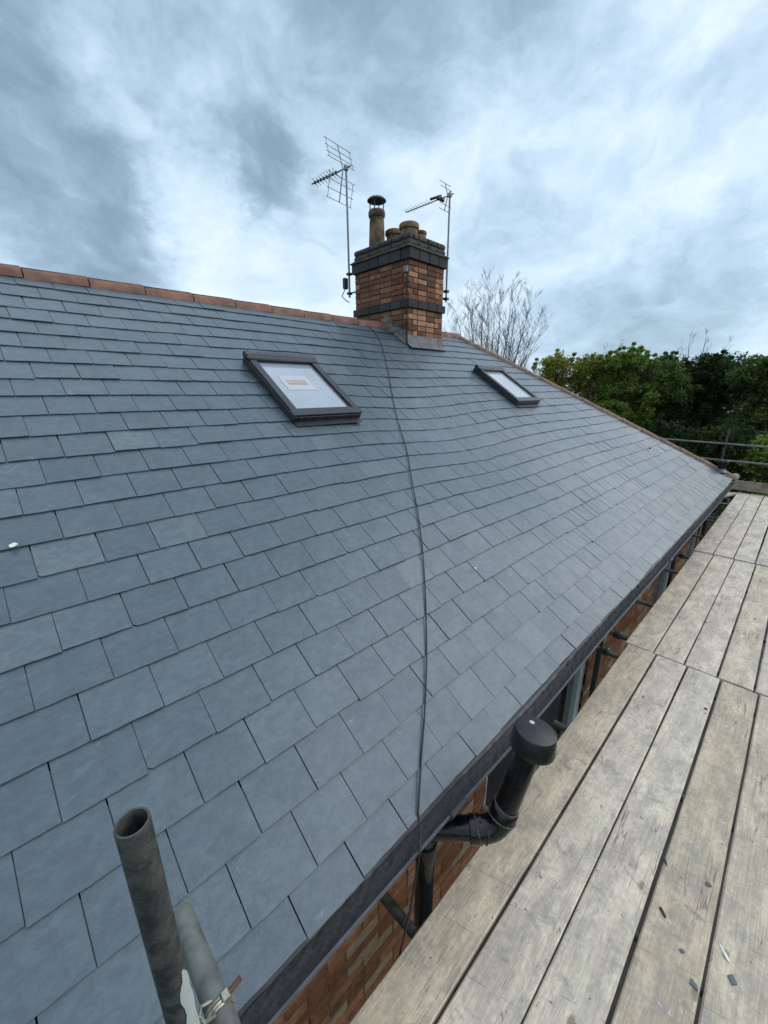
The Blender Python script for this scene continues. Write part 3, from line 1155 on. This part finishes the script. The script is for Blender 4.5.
for i in range(len(roofpts) - 1):           # smooth the run
    (u0, s0), (u1, s1) = roofpts[i], roofpts[i + 1]
    p0 = roofpts[max(0, i - 1)]
    p3 = roofpts[min(len(roofpts) - 1, i + 2)]
    for j in range(8):
        t = j / 8
        f = lambda a, b, c, d: .5 * (2 * b + (c - a) * t + (2 * a - 5 * b + 4 * c - d) * t * t + (3 * b - a - 3 * c + d) * t ** 3)
        u, s_ = f(p0[0], u0, u1, p3[0]), f(p0[1], s0, s1, p3[1])
        rp.append(P_front(u, s_, .030))
rp.append(P_front(.945, .018, .030))
pts = rp + [Vector((.915, .745, -1.712)), Vector((.865, .704, -1.722)), Vector((.84, .697, -1.80)), Vector((.83, .72, -2.05)), Vector((.82, .80, -2.6)), Vector((.82, .9, -3.4))]
c_ = MB()
c_.path(pts, .0044, 8)
cab = c_.build('aerial_cable', M['cable'], None, True)
tag(cab, 'thin black cable trailing from the ridge down across the slates to the gutter', 'cable')
# ------------------------------------------------------------------ soil vent pipe
sp = thing('soil_vent_pipe', (1.08, .83, GZ), 'black soil vent pipe rising past the gutter under a flat round cowl', 'pipe')
E0, T0 = Vector((1.272, .596, -1.885)), Vector((1.424, .544, -1.440))
B0 = Vector((1.085, .80, -1.905))
st = MB()
st.path([(1.08, .845, GZ), (1.08, .845, -2.03)], .046, 20)
st.lathe([(.046, 0), (.055, .0), (.057, .015), (.057, .085), (.052, .095), (.046, .095)], (1.08, .845, -2.12), (0, 0, 1), 20)
st.build('stack', M['blackpl'], sp, True)
off = MB()
pts = [Vector((1.08, .845, -2.04)), Vector((1.08, .84, -1.965)), Vector((1.088, .82, -1.925)), Vector((1.105, .795, -1.910)), E0.lerp(B0, .30)]
off.path(pts, [.046, .048, .050, .052, .052], 20)
d1 = (E0 - B0).normalized()
d2 = (T0 - E0).normalized()
off.lathe([(.052, 0), (.059, .003), (.060, .05), (.056, .06), (.052, .062)], E0 - d1 * .125, d1, 22)
pts = []
for i in range(9):
    t = i / 8
    a, b_ = E0 - d1 * .075, E0 + d2 * .075
    pts.append((a * (1 - t) + E0 * t) * (1 - t) + (E0 * (1 - t) + b_ * t) * t)
off.path([E0 - d1 * .11] + pts + [E0 + d2 * .10], .057, 22)
off.lathe([(.052, 0), (.060, .003), (.061, .055), (.056, .065), (.050, .068)], E0 + d2 * .055, d2, 22)
off.build('bend', M['blackpl'], sp, True)
ri = MB()
ri.path([E0 + d2 * .10, T0 - d2 * .02], .052, 24)
ri.build('riser', M['blackpl'], sp, True)
tp = MB()
for q, dr, r_, dd in ((E0 + d2 * .072, d2, .0622, .0), (E0 - d1 * .085, d1, .0610, .012), (E0 - d1 * .045, d1, .0590, -.010), (E0 + d2 * .128, d2, .0545, .006)):
    a = dr.orthogonal().normalized()
    b_ = dr.cross(a)
    ring_ = [q + (a * math.cos(t * .35) + b_ * math.sin(t * .35)) * r_ + dr * (dd * math.sin(t * .35 + 1)) for t in range(19)]
    tp.path(ring_, .0026, 5, False)
tp.build('tape', M['tape'], sp)
cwl = MB()
d3 = (d2 + Vector((0, 0, 1.7))).normalized()
cwl.lathe([(.050, -.060), (.089, -.056), (.096, -.050), (.0975, -.040), (.0935, -.010), (.088, .032), (.0855, .037), (.081, .039), (0, .044)], T0, d3, 40)
co_ = cwl.build('cowl', plain('grey_black_plastic', (.009, .0092, .011), .36, var=.3, scale=20, bmp=.06), sp, True, 30)
glint = MB()  # painted glint: a pale disc in place of glare on the cowl top
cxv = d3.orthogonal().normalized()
glint_pos = T0 + d3 * .0405 + Vector((.028, .030, .004)) - d3 * (Vector((.028, .030, .004)).dot(d3))
glint.lathe([(0, .002), (.010, .002), (.013, 0)], glint_pos, d3, 10)
glint.build('sticker', M['paper'], co_)  # this 'sticker' is the painted glint, in the sticker's pale paper

# ------------------------------------------------------------------ short vent by the hip
hv = thing('vent_terminal', (10.12, 1.0, -1.56), 'short black vent pipe standing on the slates beside the foot of the hip tiles', 'vent')
v_ = MB()
hb_ = Vector((10.16, .985, -1.60))
v_.lathe([(.062, 0), (.062, .20), (.085, .205), (.092, .215), (.092, .265), (.080, .285), (0, .29)], hb_, (0, 0, 1), 20)
v_.build('pipe', M['blackpl'], hv, True)
v_ = MB()
v_.lathe([(.10, .055), (.075, .075), (.064, .115)], hb_, (0, 0, 1), 20)
v_.build('collar', M['lead'], hv, True)

# ------------------------------------------------------------------ scaffold
BZ = -2.329                               # top of the boards
BW, BP, BT = .2235, .235, .038
bays = [(0.105, 3.982, 0.0, 0.0, 5, 'nearest'), (3.995, 7.250, .030, .002, 5, 'second'), (7.275, 9.60, .044, .014, 4, 'third'), (9.62, 12.40, .044, .006, 4, 'farthest')]
ords = ['first', 'second', 'third', 'fourth', 'fifth']
look = {(0, 4): 'scratched, paint flecked', (0, 3): 'grey green stained', (0, 2): 'pale, cracked', (0, 1): 'scuffed grey', (0, 0): 'warm buff'}
rbd = random.Random(9)


def board(x0, x1, y1, z, seed, wood='wood'):
    """y1: edge nearest the wall"""
    r_ = random.Random(seed)
    n = 26
    BW = (.2235, .2230, .2195, .2205, .2235)[seed % 10] + r_.uniform(-.001, .001)
    vs, fs = [], []
    bow = r_.uniform(-.004, .004)
    w0, w1 = r_.uniform(-.002, .002), r_.uniform(-.002, .002)
    a1, a2 = r_.uniform(0, 6), r_.uniform(0, 6)
    ch = .006
    for i in range(n + 1):
        t = i / n
        x = x0 + (x1 - x0) * t
        cy = bow * math.sin(math.pi * t)
        ya = y1 + cy + w0 * math.sin(3 * t + a1) + r_.uniform(-.0008, .0008)
        yb = y1 - BW + cy + w1 * math.sin(4 * t + a2) + r_.uniform(-.0008, .0008)
        zt = z + .003 * math.sin(5 * t + a2)
        ex_ = 0
        for (y, zz) in ((ya, zt - BT), (ya, zt - ch), (ya - ch, zt), ((ya + yb) / 2, zt + .0015), (yb + ch, zt), (yb, zt - ch), (yb, zt - BT)):
            vs.append((x, y, zz))
    k = 7
    for i in range(n):
        for j in range(k):
            j2 = (j + 1) % k
            fs.append((i * k + j, (i + 1) * k + j, (i + 1) * k + j2, i * k + j2))
    fs.append(tuple(range(k)))
    fs.append(tuple(n * k + j for j in range(k))[::-1])
    mb = MB()
    xm, ym = (x0 + x1) / 2, y1 - BW / 2
    mb.add([(x - xm, y - ym, zz - z) for x, y, zz in vs], fs)
    o = mb.build('scaffold_board', M[wood])
    o.location = (xm, ym, z)
    return o


for bi, (x0, x1, sh, dz, nb, word) in enumerate(bays):
    for k in range(nb):
        j0, j1 = rbd.uniform(-.004, .004), rbd.uniform(-.006, .006)
        o = board(x0 + j0, x1 + j1, .756 - BP * k + sh, BZ + dz + rbd.uniform(-.001, .001), 100 + bi * 10 + k, {(0, 0): 'wood_buff', (0, 3): 'wood_brown', (0, 4): 'wood_brown'}.get((bi, k), 'wood'))
        lk = look.get((bi, k), 'grey weathered')
        tag(o, f'{lk} scaffold board, {ords[k]} from the house wall in the {word} run', 'scaffold board', 'scaffold boards of the walkway')

fr = thing('scaffold', (4, .5, GZ), 'galvanised scaffold tubes under the boards, their ends jutting towards the wall', 'scaffold')
TZ = BZ - BT - .026
for x, ya in ((.93, 1.03), (1.66, .88), (2.60, .86), (3.80, 1.0), (4.17, 1.02), (5.10, 1.02), (6.35, 1.02), (7.08, 1.02), (8.3, 1.0), (9.5, 1.0), (9.75, 1.0), (11.2, 1.1), (12.3, 1.2)):
    t = MB()
    t.path([(x, ya, TZ + rbd.uniform(-.003, .003)), (x + rbd.uniform(-.03, .03), -.62, TZ)], .0242, 14)
    t.build('transom', M['steelold'] if x < 1 else M['steel'], fr, True)
for x, y in ((3.98, .99), (6.72, .93), (9.62, .97), (12.0, 1.05)):
    t = MB()
    t.path([(x, y, GZ), (x, y, -2.26 if x < 9 else -2.18)], .0242, 14)
    t.build('standard', M['steelold'], fr, True)
for x in (.9, 3.7, 6.6, 9.4, 12.2):
    t = MB()
    t.path([(x, -.56, GZ), (x, -.56, TZ + .03)], .0242, 14)
    t.build('standard', M['steelold'], fr, True)
for z, y in ((TZ - .052, .30), (TZ - .052, -.5)):
    t = MB()
    t.path([(.0, y, z), (12.6, y, z)], .0242, 14)
    t.build('ledger', M['steelold'], fr, True)
for x in (4.17, 3.80, 7.08):
    t = MB()
    t.cbox((x, .895, TZ + .012), (.08, .07, .075), .012)
    t.path([(x + .05, .90, TZ), (x + .09, .91, TZ + .03)], .008, 8)
    t.build('coupler', M['steelold'], fr)

gr = thing('guard_rail', (12.5, 1.24, GZ), 'two galvanised guard rails and an upright across the far end of the walkway', 'guard rail')
t = MB()
t.path([(12.55, 1.245, GZ), (12.56, 1.25, -.90)], .0242, 14)
t.build('upright', M['steelold'], gr, True)
for z0, z1 in ((-1.195, -1.265), (-1.605, -1.640)):
    t = MB()
    t.path([(12.5, 4.6, z0 - .005), (12.5, -1.2, z1)], .0242, 14)
    t.build('rail', M['steel'], gr, True)
tb = MB()
tb.cbox((12.44, .16, -2.165), (.038, 1.9, .225), .005)
tag(tb.build('toe_board', M['toe']), 'brown timber toe board standing on edge across the end of the walkway', 'toe board')
oc = MB()
q_ = [(11.72, 1.17), (12.18, 1.02), (12.30, .80), (12.18, .79), (11.62, .98)]
vs = [(x, y, -2.312) for x, y in q_] + [(x, y, -2.350) for x, y in q_]
oc.add(vs, [tuple(range(5))[::-1], tuple(range(5, 10))] + [(i, 5 + i, 5 + (i + 1) % 5, (i + 1) % 5) for i in range(5)])
tag(oc.build('board_offcut', plain('fresh_timber', (.46, .36, .26), .85, var=.3, scale=12, bmp=.3)), 'short pale timber offcut beside the far eaves corner', 'timber offcut')

# near upright and the tube clamped beside it
pl = MB()
px_, py_ = .034, .580
prof = [(.0242, -1.9), (.0242, -.003), (.0236, .0), (.0205, .0), (.0200, -.004), (.0200, -.45), (0, -.45)]
pl.lathe(prof, (px_, py_, -.616), (0, 0, 1), 32)
pl.lathe([(.0242, GZ + .616), (.0242, -1.9)], (px_, py_, -.616), (0, 0, 1), 32)
pole = pl.build('scaffold_pole', M['steelold'], None, True, 40)
tag(pole, 'dark stained upright scaffold pole with an open top in front of the slates', 'scaffold pole')
tg = MB()
dirc = Vector((.35, -.93, 0)).normalized()
for i in range(1):
    vs, fs = [], []
    n, m_ = 9, 7
    for j in range(n + 1):
        z = -.962 - .19 * j / n
        wv = .024 if j > 1 else (.004 + .010 * j)
        for q in range(m_):
            an = math.atan2(-.80, .60) + (q / (m_ - 1) - .5) * wv / .0252 + .10 * math.sin(j * 1.7)
            vs.append((px_ + .0252 * math.cos(an), py_ + .0252 * math.sin(an), z))
    for j in range(n):
        for q in range(m_ - 1):
            o = j * m_ + q
            fs.append((o, o + 1, o + m_ + 1, o + m_))
    tg.add(vs, fs)
tgo = tg.build('label', M['whitetag'], pole)
sm_ = tgo.modifiers.new('thick', 'SOLIDIFY')
sm_.thickness = .001
tu = MB()
tx_ = .0935
tu.path([(tx_, .80, -1.19), (tx_, -.75, -1.19)], .0242, 28)
tube = tu.build('scaffold_tube', M['steel'], None, True)
tag(tube, 'pale galvanised tube passing behind the near upright pole, with a brass coloured band clamp', 'scaffold tube')
bc = MB()
yb = .578
for dy in (-.006, .006):
    bc.path([(tx_ + .0262 * math.cos(a * .33), yb + dy, -1.19 + .0262 * math.sin(a * .33)) for a in range(20)], .0032, 6, False)
bc.path([(tx_ + .0262 * math.cos(a * .33), yb, -1.19 + .0262 * math.sin(a * .33)) for a in range(20)], .0045, 6, False)
bc.path([(tx_ - .010, yb - .012, -1.163), (tx_ - .028, yb - .014, -1.152), (tx_ - .034, yb - .002, -1.148), (tx_ - .026, yb + .012, -1.150), (tx_ - .008, yb + .012, -1.160)], .0036, 6)
bc.cbox((tx_ + .016, yb, -1.164), (.016, .018, .014), .002)
bc.build('band_clamp', M['band'], tube, True)
bt = MB()
bt.path([(tx_ + .018, yb, -1.166), (tx_ + .050, yb + .002, -1.160)], .0058, 8)
bt.build('bolt', plain('rusty_bolt', (.16, .085, .055), .7, metal=.4, var=.4), tube)

# ------------------------------------------------------------------ bits lying about
def chip(x, y, z, r_, seed, mat, name, label, cat, group=None, el=1.0, rot=0.0, nrm=None, th=.005):
    rr = random.Random(seed)
    n = rr.randint(4, 6)
    q = []
    for i in range(n):
        a = 2 * math.pi * i / n + rr.uniform(-.3, .3)
        ra = r_ * rr.uniform(.65, 1.1)
        u, v = ra * math.cos(a) * el, ra * math.sin(a)
        q.append((u * math.cos(rot) - v * math.sin(rot), u * math.sin(rot) + v * math.cos(rot)))
    mb = MB()
    mb.add([(a, b, th) for a, b in q] + [(a * 1.06, b * 1.06, 0) for a, b in q], [tuple(range(n)), tuple(range(n, 2 * n))[::-1]] + [(i, n + i, n + (i + 1) % n, (i + 1) % n) for i in range(n)])
    o = mb.build(name, mat)
    o.location = (x, y, z)
    if nrm:
        o.rotation_euler = Vector(nrm).to_track_quat('Z', 'Y').to_euler()
    return tag(o, label, cat, group)


bz = BZ + .0035
G = 'slate chips on the boards'
chip(1.732, -.255, bz, .022, 1, M['chip'], 'slate_chip', 'largest blue slate chip, on the fifth board from the wall', 'slate chip', G)
chip(1.603, -.149, bz, .015, 2, M['chip'], 'slate_chip', 'long blue slate chip on the fourth board, lowest in the photo', 'slate chip', G, 1.6, .8)
chip(1.693, -.092, bz, .012, 3, M['chip'], 'slate_chip', 'small slate chip in the middle of the fourth nearest board', 'slate chip', G)
chip(2.081, -.126, bz, .014, 4, M['chip'], 'slate_chip', 'slate chip lying farthest along the fourth nearest board', 'slate chip', G)
chip(1.815, -.222, bz, .0085, 6, M['bird'], 'plaster_smear', 'long white plaster smear on the scratched fifth board', 'plaster', None, 4.5, .75, None, .001)
dl = plain('dead_leaf', (.055, .042, .030), .9, var=.4)
G2 = 'dead leaves on the boards'
chip(3.481, .088, bz, .012, 7, dl, 'dead_leaf', 'dark dead leaf near the far end of the third nearest board', 'leaf', G2, 1.3, .4)
chip(2.051, .050, bz, .0075, 8, dl, 'dead_leaf', 'narrow dark leaf near the edge of the third nearest board', 'leaf', G2, 3.6, .75)
chip(1.79, .000, bz, .0075, 9, dl, 'dead_leaf', 'dark leaf lying across the gap beside the fourth nearest board', 'leaf', G2, 3.8, .8)
chip(-.030, YE + cs * 1.862 - sn * .032, ZE + sn * 1.862 + cs * .032, .014, 10, M['bird'], 'bird_dropping', 'white bird dropping on the slates at the left edge', 'bird dropping', None, 1.5, .5, en, .004)
chip(2.309, YE + cs * .809 - sn * .030, ZE + sn * .809 + cs * .030, .010, 11, M['bird'], 'mortar_crumb', 'tiny pale mortar crumb on the slates right of the cable', 'mortar crumb', None, 1, 0, en, .006)
chip(8.197, YE + cs * 1.254 - sn * .030, ZE + sn * 1.254 + cs * .030, .022, 12, dl, 'moss_lump', 'small dark moss lump on the slates near the hip', 'moss', None, 1, 0, en, .02)

# ------------------------------------------------------------------ trees
def leaves(mb, centres, radii, per, size, outward=.5):
    """leaf-sized rhombic blades clumped round the given centres"""
    c = np.repeat(np.asarray(centres), per, axis=0)
    r_ = np.repeat(np.asarray(radii), per)[:, None]
    n = len(c)
    d = rng.normal(size=(n, 3))
    d /= np.linalg.norm(d, axis=1)[:, None]
    p = c + d * r_ * (rng.random((n, 1)) ** .45) * np.array([1, 1, .8])
    nr = rng.normal(size=(n, 3)) * .8 + d * outward + np.array([0, 0, .55])
    nr /= np.linalg.norm(nr, axis=1)[:, None]
    a = np.cross(nr, rng.normal(size=(n, 3)))
    a /= np.linalg.norm(a, axis=1)[:, None]
    b_ = np.cross(nr, a)
    sz = size * rng.uniform(.6, 1.35, (n, 1))
    vs = np.empty((n, 4, 3))
    vs[:, 0] = p - a * sz
    vs[:, 1] = p + b_ * sz * .48 + nr * sz * .12
    vs[:, 2] = p + a * sz
    vs[:, 3] = p - b_ * sz * .48 + nr * sz * .12
    o = mb.n
    mb.v.extend(map(tuple, vs.reshape(-1, 3)))
    mb.f.extend([(o + 4 * i, o + 4 * i + 1, o + 4 * i + 2, o + 4 * i + 3) for i in range(n)])
    mb.n += 4 * n


def tree(name, x, y, top, rad, depth, label, cat, mat, group, seed, nclump=300, per=34, size=.085, spiky=0.0, low=-3.9):
    rr = random.Random(seed)
    t = thing(name, (x, y, GZ), label, cat, group)
    tr = MB()
    lean = Vector((rr.uniform(-.2, .2), rr.uniform(-.2, .2), 0))
    cz = (top + low) / 2
    tr.path([Vector((x, y, GZ)), Vector((x, y, GZ + 1.2)) + lean * .4, Vector((x, y, cz)) + lean, Vector((x, y, top - .5)) + lean * 1.2], [.16, .13, .08, .02], 9)
    # lobes of uneven size, then clumps on and inside each lobe
    lobes = []
    nl = rr.randint(9, 12)
    for i in range(nl):
        a = rr.uniform(0, 2 * math.pi)
        q = rr.random() ** .6
        z = low + (top - low) * rr.uniform(.18, .88)
        prof_ = math.sin(math.pi * min(1, max(.08, (z - low) / (top - low))) ** .8) ** .6
        lobes.append((Vector((x + rad * .62 * q * prof_ * math.cos(a), y + rad * .62 * q * prof_ * math.sin(a), z)), rad * rr.uniform(.36, .60)))
    lobes.append((Vector((x, y, top - rad * .42)), rad * .42))
    cen, rds = [], []
    for i in range(nclump):
        c, r_ = rr.choice(lobes)
        d = Vector((rr.gauss(0, 1), rr.gauss(0, 1), rr.gauss(0, 1) * .9 + .15)).normalized()
        p = c + d * r_ * rr.uniform(.55, 1.05)
        p.z = min(p.z, top - .05)
        cen.append(tuple(p))
        rds.append(rr.uniform(.14, .34))
    for i in range(int(10 + 24 * spiky)):        # leaders and stray sprays breaking the outline
        a = rr.uniform(0, 2 * math.pi)
        q = rr.uniform(0, .75) * rad
        b0 = Vector((x + q * math.cos(a), y + q * math.sin(a), top - .45 - q * .35))
        hgt = rr.uniform(.25, .6) + spiky * rr.uniform(.0, .35)
        tip = b0 + Vector((rr.uniform(-.25, .25), rr.uniform(-.25, .25), hgt))
        tr.path([b0 - Vector((0, 0, .3)), tip], [.012, .003], 4)
        for k in range(3):
            cen.append(tuple(b0.lerp(tip, .35 + .32 * k)))
            rds.append(.15 - .035 * k)
    for c, r_ in lobes:
        st_ = Vector((x, y, max(GZ + .8, c.z - rr.uniform(.6, 1.4)))) + lean * .6
        tr.path([st_, st_.lerp(c, .6) + Vector((0, 0, .15)), c], [.055, .035, .012], 6)
    tr.build('trunk', M['bark'], t, True)
    cr = MB()
    leaves(cr, cen, rds, per, size)
    cr.build('crown', mat, t)
    return t


L_ol = m_leaf('leaf_olive', (.19, .215, .038), (.30, .31, .058), (.38, .37, .08))
L_br = m_leaf('leaf_bright', (.125, .20, .038), (.21, .30, .058), (.28, .36, .085))
L_md = m_leaf('leaf_mid', (.055, .095, .026), (.092, .148, .038), (.14, .20, .055))
L_dk = m_leaf('leaf_dark', (.022, .043, .015), (.038, .068, .022), (.062, .10, .032))
GT = 'trees behind the walkway'
tree('leafy_tree', 18.4, 8.15, 1.55, 1.5, 1, 'low rounded olive green tree where the hip tiles begin to hide it', 'tree', L_ol, GT, 31, 300, 57, .054)
tree('leafy_tree', 18.8, 6.75, 1.45, 1.4, 1, 'olive and bright green tree next right of the rounded olive one', 'tree', L_ol, GT, 32, 300, 57, .058)
tree('leafy_tree', 19.0, 5.55, 1.45, 1.35, 1, 'bright green tree with the tallest spiky leaders above the hip', 'tree', L_br, GT, 33, 340, 54, .061, 1.0)
tree('leafy_tree', 20.4, 4.55, 1.30, 1.9, 1, 'broad dark green tree just right of the spiky bright one', 'tree', L_md, GT, 34, 480, 57, .058, .4)
tree('leafy_tree', 21.0, 3.0, 1.25, 2.0, 1, 'dark tree in front of the bare twiggy treetop', 'tree', L_dk, GT, 35, 500, 57, .058, .4)
tree('leafy_tree', 20.2, 1.3, 1.0, 1.9, 1, 'mid green tree at the right edge, behind the guard rail upright', 'tree', L_md, GT, 36, 480, 57, .061, .6)
tree('leafy_tree', 20.5, -1.0, 1.0, 2.0, 1, 'dark tree cut by the right edge of the photo', 'tree', L_dk, GT, 37, 420, 57, .061, .5)
tree('leafy_tree', 25.5, 8.2, .9, 2.6, 1, 'dark tree filling in behind the olive trees', 'tree', L_dk, GT, 38, 340, 51, .079)
tree('leafy_tree', 26.0, 4.9, 1.0, 2.7, 1, 'dark tree filling in behind the spiky bright green tree', 'tree', L_dk, GT, 39, 340, 51, .079)
tree('leafy_tree', 26.5, 1.4, 1.0, 2.8, 1, 'dark tree filling in far behind the guard rail upright', 'tree', L_dk, GT, 40, 340, 51, .079)
GS = 'shrubs below the guard rails'
tree('shrub', 16.4, 5.2, -.75, 1.35, 1, 'shrub under the hip line, farthest left of the shrubs', 'shrub', L_md, GS, 41, 260, 30, .07, 0, -4.3)
tree('shrub', 16.0, 3.4, -1.05, 1.45, 1, 'dark shrub behind the left end of the guard rails', 'shrub', L_dk, GS, 42, 300, 30, .07, .5, -4.3)
tree('shrub', 16.2, 1.7, -1.1, 1.35, 1, 'dark shrub behind the guard rail upright', 'shrub', L_dk, GS, 43, 300, 30, .07, 0, -4.3)
tree('shrub', 15.4, .25, -1.3, 1.35, 1, 'brighter shrub at the right edge behind the guard rails', 'shrub', L_br, GS, 44, 300, 30, .07, .3, -4.3)
tree('shrub', 15.0, 2.6, -2.0, 1.2, 1, 'low leafy shrub right behind the toe board', 'shrub', L_md, GS, 45, 260, 30, .065, 0, -4.4)


def bare_tree(x, y, top, label, seed, stems, width, levels=5, mat=None, base_r=.10):
    """several upright stems branching into a fan of fine twigs"""
    rr = random.Random(seed)
    t = thing('bare_tree', (x, y, GZ), label, 'tree')
    tr, tw = MB(), MB()
    H = top - GZ

    def twig(p, d, ln, r_, lv):
        bend = Vector((rr.uniform(-1, 1), rr.uniform(-1, 1), rr.uniform(-.2, .5))) * ln * .07
        mid, e = p + d * ln * .5 + bend, p + d * ln
        tw.path([p, mid, e], [r_, r_ * .8, r_ * .55], 4 if lv < 2 else 3, False)
        if lv >= levels:
            return
        for i in range(rr.choice((2, 3, 3, 4))):
            f = rr.uniform(.25, 1.0)
            st_ = p.lerp(mid, f * 2) if f < .5 else mid.lerp(e, f * 2 - 1)
            nd = (d + Vector((rr.uniform(-1, 1), rr.uniform(-1, 1), rr.uniform(-.2, .5))) * .55)
            nd.z = max(nd.z, .1) + .12
            twig(st_, nd.normalized(), ln * rr.uniform(.5, .8), max(r_ * .6, .0030), lv + 1)
    for k in range(stems):
        a = 2 * math.pi * k / stems + rr.uniform(-.4, .4)
        q0 = ((k + .5) / stems) ** .5
        a = k * 2.4
        tip = Vector((x + width * q0 * math.cos(a), y + width * q0 * math.sin(a), GZ + H * (.97 - .22 * q0 * q0) + rr.uniform(-.1, .05)))
        b0 = Vector((x + .12 * math.cos(a), y + .12 * math.sin(a), GZ))
        n = 12
        ctrl = Vector((x + width * .25 * math.cos(a), y + width * .25 * math.sin(a), GZ + H * .5))
        pts = [(b0 * (1 - u) + ctrl * u) * (1 - u) + (ctrl * (1 - u) + tip * u) * u for u in [i / n for i in range(n + 1)]]
        tr.path(pts, [base_r * (1 - .93 * i / n) for i in range(n + 1)], 7)
        for i in range(4, n + 1):
            for q in range(rr.choice((2, 2, 3))):
                d = (pts[i] - pts[i - 1]).normalized()
                nd = d * .6 + Vector((rr.uniform(-1, 1), rr.uniform(-1, 1), rr.uniform(.1, .9))) * .8
                nd.z = max(nd.z, .25)
                ln = (1.15 - .065 * i) * rr.uniform(.7, 1.1)
                twig(pts[i], nd.normalized(), min(ln, max(.12, (top - pts[i].z) * .6)), .014 * (1.25 - i / n), 2)
    tr.build('trunk', M['bark'], t, True)
    tw.build('twigs', mat or M['twig'], t)
    return t


bare_tree(13.2, 8.15, 3.75, 'bare twiggy tree right of the chimney, behind the hip', 51, 30, 1.9, 4, None, .034)
bare_tree(30.0, 5.0, 3.4, 'faint bare treetop showing above the dark trees at right', 52, 5, 1.5, 4)
bare_tree(30.0, 9.4, 3.3, 'faint bare treetop above the spiky bright green tree', 53, 4, 1.2, 4)

S.render.engine = 'CYCLES'
S.cycles.max_bounces = 6
